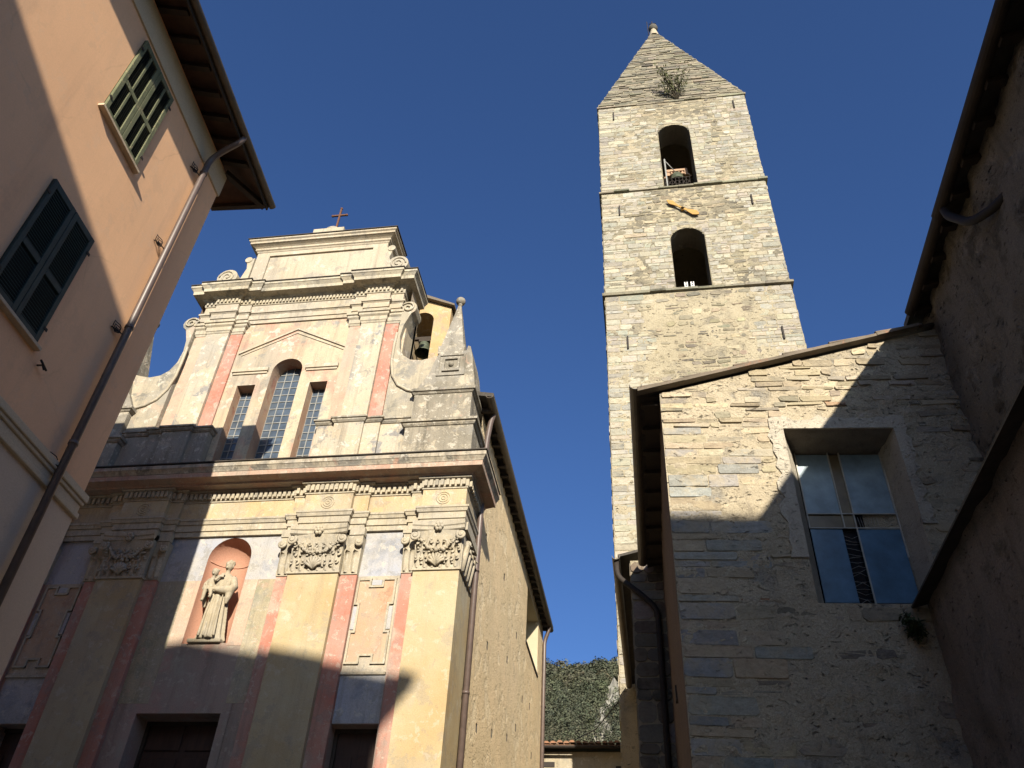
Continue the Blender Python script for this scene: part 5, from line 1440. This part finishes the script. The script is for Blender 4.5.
# ================================================================== RIGHT-HAND HOUSE
rh = thing('right_house', (5.5, 3, 0), 'dark shaded house with rough rubble wall under a long dark eave', 'house')
RX = 4.22
def RW(u, v, d): return V((RX+d, u, v))
r = MB(); r.grid(RW, -3.6, 9.3, 5.0, 10.6, 120, 56, .06, 1.6, True, 7); r.build('upper_wall', 'rwall', rh)
r = MB(); r.box(RX+.15, 9, -3.6, 9.4, -.2, 10.4); r.build('core_wall', 'rwall', rh)
r = MB()
EX = 3.99; EZ = 10.17
r.hexa([V((EX, -3.8, EZ)), V((EX, 9.35, EZ)), V((9.3, 9.35, EZ+1.5)), V((9.3, -3.8, EZ+1.5)), V((EX, -3.8, EZ+.1)), V((EX, 9.35, EZ+.1)), V((9.3, 9.35, EZ+1.6)), V((9.3, -3.8, EZ+1.6))])
rroof = r.build('roof', 'slate', rh)
r = MB()
for i in range(26): r.hexa([V((EX+.03, -3.6+i*.5, EZ-.09)), V((EX+.03, -3.5+i*.5, EZ-.09)), V((RX+.15, -3.5+i*.5, EZ)), V((RX+.15, -3.6+i*.5, EZ)), V((EX+.03, -3.6+i*.5, EZ-.004)), V((EX+.03, -3.5+i*.5, EZ-.004)), V((RX+.15, -3.5+i*.5, EZ+.08)), V((RX+.15, -3.6+i*.5, EZ+.08))])
build_each(r, 'rafter', 'wood', rroof)
r = MB(); half_gutter(r, (EX-.02, -3.8, EZ+.06), (EX-.02, 7.3, EZ+.03), .08); half_gutter(r, (EX-.0, 7.31, EZ+.035), (EX-.0, 9.0, EZ+.01), .08); r.build('gutter', 'wood', rh)
r = MB(); r.tube(arc_path([(EX, 7.15, EZ-.0), (EX, 7.12, EZ-.2), (EX+.08, 6.9, EZ-.62), (RX-.02, 6.55, EZ-.78), (RX+.1, 6.2, EZ-.80)]), .055, 10); r.build('spout', 'iron', rh)
# lower projecting wing
LX = 3.06
r = MB(); r.grid(lambda u, v, d: V((LX+d, u, v)), -3.6, 9.0, -.2, 5.9, 120, 56, .05, 1.7, True, 9)
r.build('wing_wall', 'rlow', rh)
r = MB(); r.box(LX+.12, RX+.2, -3.6, 9.0, -.2, 5.72); r.build('wing_core', 'rlow', rh)
r = MB()
r.hexa([V((2.89, -3.8, 5.72)), V((2.89, 8.98, 5.72)), V((RX+.2, 8.98, 6.1)), V((RX+.2, -3.8, 6.1)), V((2.89, -3.8, 5.745)), V((2.89, 8.98, 5.745)), V((RX+.2, 8.98, 6.15)), V((RX+.2, -3.8, 6.15))])
lroof = r.build('wing_roof', 'slate', rh)
# moss in the corner
shrub('fern', (2.84, 8.93, 5.30), .34, .16, 30, 'small mossy fern tuft under the lower right corner of the window', 'moss', V((-.5, -.5, 0)), 10, 7, (.02, .05))

# ================================================================== PINK HOUSE (left)
YCN = 8.1
AS = radians(3.5)
DS = V((-sin(AS), cos(AS), 0)); DN = V((cos(AS), sin(AS), 0)); P0 = V((-.864*YCN, YCN, 0))
def PH(s_, z, d): return P0+DS*s_-DN*d+V((0, 0, z))          # d into the wall
pink = thing('pink_house', tuple(P0+DS*-6-DN*4), 'tall pink rendered house with green shutters and long eave', 'house')
w1 = (-2.90, -1.91, 11.36, 13.16); w2 = (-2.90, -1.90, 7.92, 9.77)
p = MB()
wall(p, PH, -13.5, 0, 6.95, 13.9, [(*w1, .14, True, False), (*w2, .14, True, False)])
p.build('wall', 'pinkhouse', pink)
p = MB(); wall(p, PH, -13.5, 0, -.3, 6.95); p.build('ground_floor_wall', 'houselow', pink)
p = MB()
for a, b2, mat in ((6.95, 13.9, 'pinkhouse'), (-.3, 6.95, 'houselow')):
    q = MB(); q.face([PH(0, a, 0), PH(0, a, 8), PH(0, b2, 8), PH(0, b2, 0)]); q.face([PH(-13.5, a, 0), PH(-13.5, a, 8), PH(-13.5, b2, 8), PH(-13.5, b2, 0)]); q.face([PH(0, a, 8), PH(-13.5, a, 8), PH(-13.5, b2, 8), PH(0, b2, 8)])
    q.build('side_wall', mat, pink)
p.bm.free()
p = MB(); p.fbox(PH, -13.5, .03, 13.27, 13.80, -.03, .1); p.build('eaves_band', 'housecream', pink)
p = MB()
p.fbox(PH, -13.5, .05, 6.96, 7.06, -.075, .05); p.fbox(PH, -13.5, .035, 6.91, 6.958, -.05, .05); p.fbox(PH, -13.5, .02, 6.80, 6.908, -.022, .05); p.fbox(PH, -13.5, .035, 6.72, 6.798, -.05, .05)
p.build('string_course', 'housecream', pink, bevel=.012)
# roof with rafters and boards
ED = .565
p = MB()
def slab(s0, s1, n0, n1, z0, z1, t_):
    p.hexa([PH(s0, z0, -n0), PH(s1, z0, -n0), PH(s1, z1, -n1), PH(s0, z1, -n1), PH(s0, z0+t_, -n0), PH(s1, z0+t_, -n0), PH(s1, z1+t_, -n1), PH(s0, z1+t_, -n1)])
def hip(edge, far, s_end, z0, rise, t_):
    R_S = s_end-(edge+4)
    a0, a1, a2, a3 = PH(-14, z0, -edge), PH(s_end, z0, -edge), PH(s_end, z0, far), PH(-14, z0, far)
    r0, r1 = PH(-14, z0+rise, 4), PH(R_S, z0+rise, 4); up_ = V((0, 0, t_))
    for q in ([a0, a1, r1, r0], [a1, a2, r1], [a2, a3, r0, r1]):
        p.face(q); p.face([x+up_ for x in q])
    for q in ((a0, a1), (a1, a2), (a2, a3)): p.face([q[0], q[1], q[1]+up_, q[0]+up_])
hip(ED, 8.6, .75, 13.87, 1.4, .05)
proof = p.build('roof', 'boards', pink)
p = MB(); hip(ED+.03, 8.63, .78, 13.925, 1.4, .05); p.build('roof_tiles', 'oldtile', proof)
p = MB()
s_ = -13.6
while s_ < .1:
    slab(s_, s_+.09, ED-.06, -.5, 13.765, 14.08, .10); s_ += .46
slab(.62, .71, ED-.04, -.5, 13.762, 13.762, .10)
slab(-14, .75, ED-.03, ED, 13.77, 13.77, .11)
build_each(p, 'rafter', 'wood', proof)
p = MB()
# hip beam under the corner
a = PH(-.05, 13.80, -.02); b2 = PH(.70, 13.76, -(ED-.06)); sd_ = (DS*1-DN*1).normalized()*.05
p.hexa([a-sd_, a+sd_, b2+sd_, b2-sd_]+[x+V((0, 0, .1)) for x in (a-sd_, a+sd_, b2+sd_, b2-sd_)])
p.hexa([PH(.62, 13.70, -.0), PH(.74, 13.70, -.0), PH(.74, 13.70, -ED), PH(.62, 13.70, -ED)]+[PH(.62, 13.77, 0), PH(.74, 13.77, 0), PH(.74, 13.77, -ED), PH(.62, 13.77, -ED)]) if False else None
p.build('hip_beam', 'wood', proof)
p = MB(); half_gutter(p, PH(-14, 13.92, -(ED+.055)), PH(.78, 13.90, -(ED+.055)), .068); p.build('gutter', 'gutter', pink)
# windows with shutters
def shutter(win_, frame_mat, slat_mat, closed, sill_mat):
    s0, s1, z0, z1 = win_; mid = (s0+s1)/2
    o = None
    for a, c in ((s0+.004, mid-.004), (mid+.004, s1-.004)):
        b_ = MB(); d0, d1 = -.045, .0
        fw = .075
        b_.fbox(PH, a, a+fw, z0, z1, d0, d1); b_.fbox(PH, c-fw, c, z0, z1, d0, d1)
        zm = z0+(z1-z0)*.44
        for lo, hi in ((z0, z0+.1), (zm-.045, zm+.045), (z1-.1, z1)): b_.fbox(PH, a+fw, c-fw, lo, hi, d0+.002, d1)
        if not closed: b_.fbox(PH, (a+c)/2-.022, (a+c)/2+.022, z0+.1, z1-.1, d0+.006, d1)
        sh = b_.build('shutter', frame_mat, pink, bevel=.006)
        b_ = MB(); z = z0+.12
        while z < z1-.12:
            if not (zm-.07 < z < zm+.03):
                b_.hexa([PH(a+fw, z, -.032), PH(c-fw, z, -.032), PH(c-fw, z+.045, .01), PH(a+fw, z+.045, .01), PH(a+fw, z+.008, -.032), PH(c-fw, z+.008, -.032), PH(c-fw, z+.053, .01), PH(a+fw, z+.053, .01)])
            z += .042
        b_.build('louvre', slat_mat, sh)
        b_ = MB()
        for z in (z0+.25, z1-.25):
            ss = a if a < mid-.1 else c
            b_.fbox(PH, ss-.03, ss+.03, z-.02, z+.02, -.055, -.0455)
        b_.build('hinge', 'iron', sh)
    b_ = MB(); b_.fbox(PH, s0+.005, s1-.005, z0, z1, .03, .06); b_.build('dark_backing', 'louvreshade', pink)  # added dark sheet that gives the gaps between louvres their shade
    b_ = MB(); b_.fbox(PH, s0-.06, s1+.06, z0-.05, z0-.004, -.085, .05); b_.build('window_sill', sill_mat, pink, bevel=.006)
shutter(w1, 'shutterold', 'slat', False, 'sill'); shutter(w2, 'shutterteal', 'tealslat', True, 'sill')
# downpipe with brackets
ps = -.66
def PP(s_, z, n_): return P0+DS*s_+DN*n_+V((0, 0, z))
p = MB(); p.tube(arc_path([PP(-.74, 13.88, ED+.05), PP(-.74, 13.70, ED-.02), PP(-.70, 13.55, .30), PP(ps, 13.34, .10), PP(ps, 13.0, .10), PP(ps-.06, 2.0, .10)]), .052, 12)
dp = p.build('downpipe', 'pipe', pink)
p = MB()
for z in (12.95, 9.35, 7.35):
    sx = ps-.06*(13.05-z)/11
    p.tube([PP(sx, z, .10), PP(sx, z+.05, .10)], .062, 12)
build_each(p, 'pipe_collar', 'pipe', dp)
R_ = random.Random(12)
for z in (12.85, 11.0, 9.2, 7.0):
    p = MB(); sx = ps-.16
    for q in range(3):
        c_ = PP(sx-.02*q, z+.02*q, .05); r_ = .05+.02*q
        p.tube([c_+DS*r_*cos(2*pi*k/12)+V((0, 0, r_*.7*sin(2*pi*k/12)))+DN*(.02*sin(k*1.3)) for k in range(12)], .006, 5)
    p.tube([PP(sx-.08, z, .0), PP(sx, z, .06), PP(ps, z, .1)], .009, 5)
    p.build('iron_hook', 'iron', pink)
p = MB()
for s_, z in ((-1.7, 7.78),):
    p.tube([PP(s_, z, 0), PP(s_, z, .07), PP(s_+.03, z-.05, .09)], .012, 6); p.tube([PP(s_-.07, z+.02, .08), PP(s_+.08, z-.02, .08)], .014, 6)
p.build('shutter_stay', 'iron', pink)

# ================================================================== LOW HOUSE AT THE END OF THE LANE
BYH = 25.9
bh = thing('low_house', (-2, 28, 2.4), 'low pale house with terracotta tiled roof at the end of the lane', 'house')
b_ = MB(); b_.box(-6, 2.5, BYH, BYH+5, -.3, 9.15); b_.build('wall', 'lowwall', bh)
b_ = MB()
b_.hexa([V((-6.2, BYH-.3, 9.2)), V((2.7, BYH-.3, 9.2)), V((2.7, BYH+5.2, 9.2+1.2)), V((-6.2, BYH+5.2, 9.2+1.2)), V((-6.2, BYH-.3, 9.27)), V((2.7, BYH-.3, 9.27)), V((2.7, BYH+5.2, 9.27+1.2)), V((-6.2, BYH+5.2, 9.27+1.2))])
brf = b_.build('roof', 'tile', bh)
b_ = MB(); R_ = random.Random(14); x = -6.1
while x < 2.6:
    for row in range(6):
        a0 = V((x+R_.uniform(-.015, .015), BYH-.38+row*.45+R_.uniform(-.03, .03), 9.27+row*.098+R_.uniform(0, .02))); a1 = a0+V((0, .5, .11))
        P = []
        for q, r_ in ((a0, .085), (a1, .07)):
            for i in range(7):
                an = pi*i/6; P.append(q+V((r_*cos(an), 0, r_*.8*sin(an)+.02)))
        b_.vf(P, [(i, i+1, 7+i+1, 7+i) for i in range(6)]+[tuple(range(7))])
    x += .19
b_.build('roof_tile', 'tile', brf)
b_ = MB(); half_gutter(b_, (-6.2, BYH-.42, 9.2), (2.7, BYH-.42, 9.2), .07); b_.build('gutter', 'iron', bh)
b_ = MB(); b_.box(-3.2, -2.85, BYH-.03, BYH+.02, 8.72, 8.86); b_.box(-1.05, -.9, BYH-.05, BYH+.02, 8.55, 8.75); build_each(b_, 'vent', 'iron', bh)
cb = MB(); cb.tube([V((-.62, 21.5, 9.25)), V((-1.5, 24.0, 9.2)), V((-2.25, 26.2, 9.6))], .014, 5)
tag(cb.build('cable', 'iron'), 'thin dark cable sagging from the tower over the low tiled roof', 'cable')

# ================================================================== HOUSES BEHIND THE CAMERA (they throw the shade on the square)
ha = thing('ochre_house', (-2.5, -8, 0), 'ochre gabled house with teal shutters across the square', 'house')
XA0, XA1 = -4.3, 2.84
def fa_(u, v, d): return V((u, -12.0-d, v))
b_ = MB()
wins = [(a, a+1, z, z+1.8, .2, True, False) for a in (-3.2, .9) for z in (5.4, 9.0, 12.4)] + [(-1.4, -.2, 0, 2.4, .25, True, False)]
wall(b_, fa_, XA0, XA1, -.2, 16.0, wins)
b_.face([fa_(XA0, 16.0, 0), fa_(XA1, 16.0, 0), fa_(XA1, 16.15, 0), fa_(-.95, 16.84, 0), fa_(XA0, 16.35, 0)])
b_.box(XA0+.02, XA1-.02, -20, -12.3, -.2, 15.98)
b_.build('wall', 'houseA', ha)
b_ = MB()
for xa, za in ((3.35, 16.19), (-4.9, 16.40)):
    b_.hexa([V((-.95, -20.2, 16.86)), V((xa, -20.2, za-.12)), V((xa, -11.95, za-.12)), V((-.95, -11.95, 16.86)), V((-.95, -20.2, 17.0)), V((xa, -20.2, za+.02)), V((xa, -11.95, za+.02)), V((-.95, -11.95, 17.0))])
arf = b_.build('roof', 'oldtile', ha)
b_ = MB(); b_.hexa([V((XA1, -12.1, 15.36)), V((XA1, -12.0, 15.36)), V((XA1+.47, -12.0, 15.98)), V((XA1+.47, -12.1, 15.98)), V((XA1, -12.1, 15.47)), V((XA1, -12.0, 15.47)), V((XA1+.47, -12.0, 16.08)), V((XA1+.47, -12.1, 16.08))]); b_.build('eave_bracket', 'wood', arf)
b_ = MB()
for (a, c, lo, hi, *_r) in wins[:6]:
    m0 = (a+c)/2; b_.box(a+.01, m0-.01, -12.06, -12.02, lo, hi); b_.box(m0+.01, c-.01, -12.06, -12.02, lo, hi)
build_each(b_, 'shutter', 'shutterteal', ha)
b_ = MB(); b_.box(-1.38, -.22, -12.2, -12.12, 0, 2.38); b_.build('door', 'door', ha)
hb = thing('grey_house', (9, -16, 0), 'grey rendered flat-topped house with green shutters across the square', 'house')
b_ = MB()
winb = [(a, a+1, z, z+1.8, .2, True, False) for a in (7.2, 9.8) for z in (3.8, 7.4, 11.0)]
wall(b_, fa_, 6.0, 13, -.2, 14.75, winb); b_.box(6.02, 12.98, -20, -12.3, -.2, 14.7); b_.build('wall', 'houseB', hb)
b_ = MB(); b_.hexa([V((5.8, -20.2, 14.8)), V((13.2, -20.2, 14.8)), V((13.2, -11.95, 14.77)), V((5.8, -11.95, 14.77)), V((5.8, -20.2, 14.98)), V((13.2, -20.2, 14.98)), V((13.2, -11.95, 14.92)), V((5.8, -11.95, 14.92))]); b_.build('roof', 'oldtile', hb)
b_ = MB()
for (a, c, lo, hi, *_r) in winb:
    m0 = (a+c)/2; b_.box(a+.01, m0-.01, -12.06, -12.02, lo, hi); b_.box(m0+.01, c-.01, -12.06, -12.02, lo, hi)
build_each(b_, 'shutter', 'shutterold', hb)
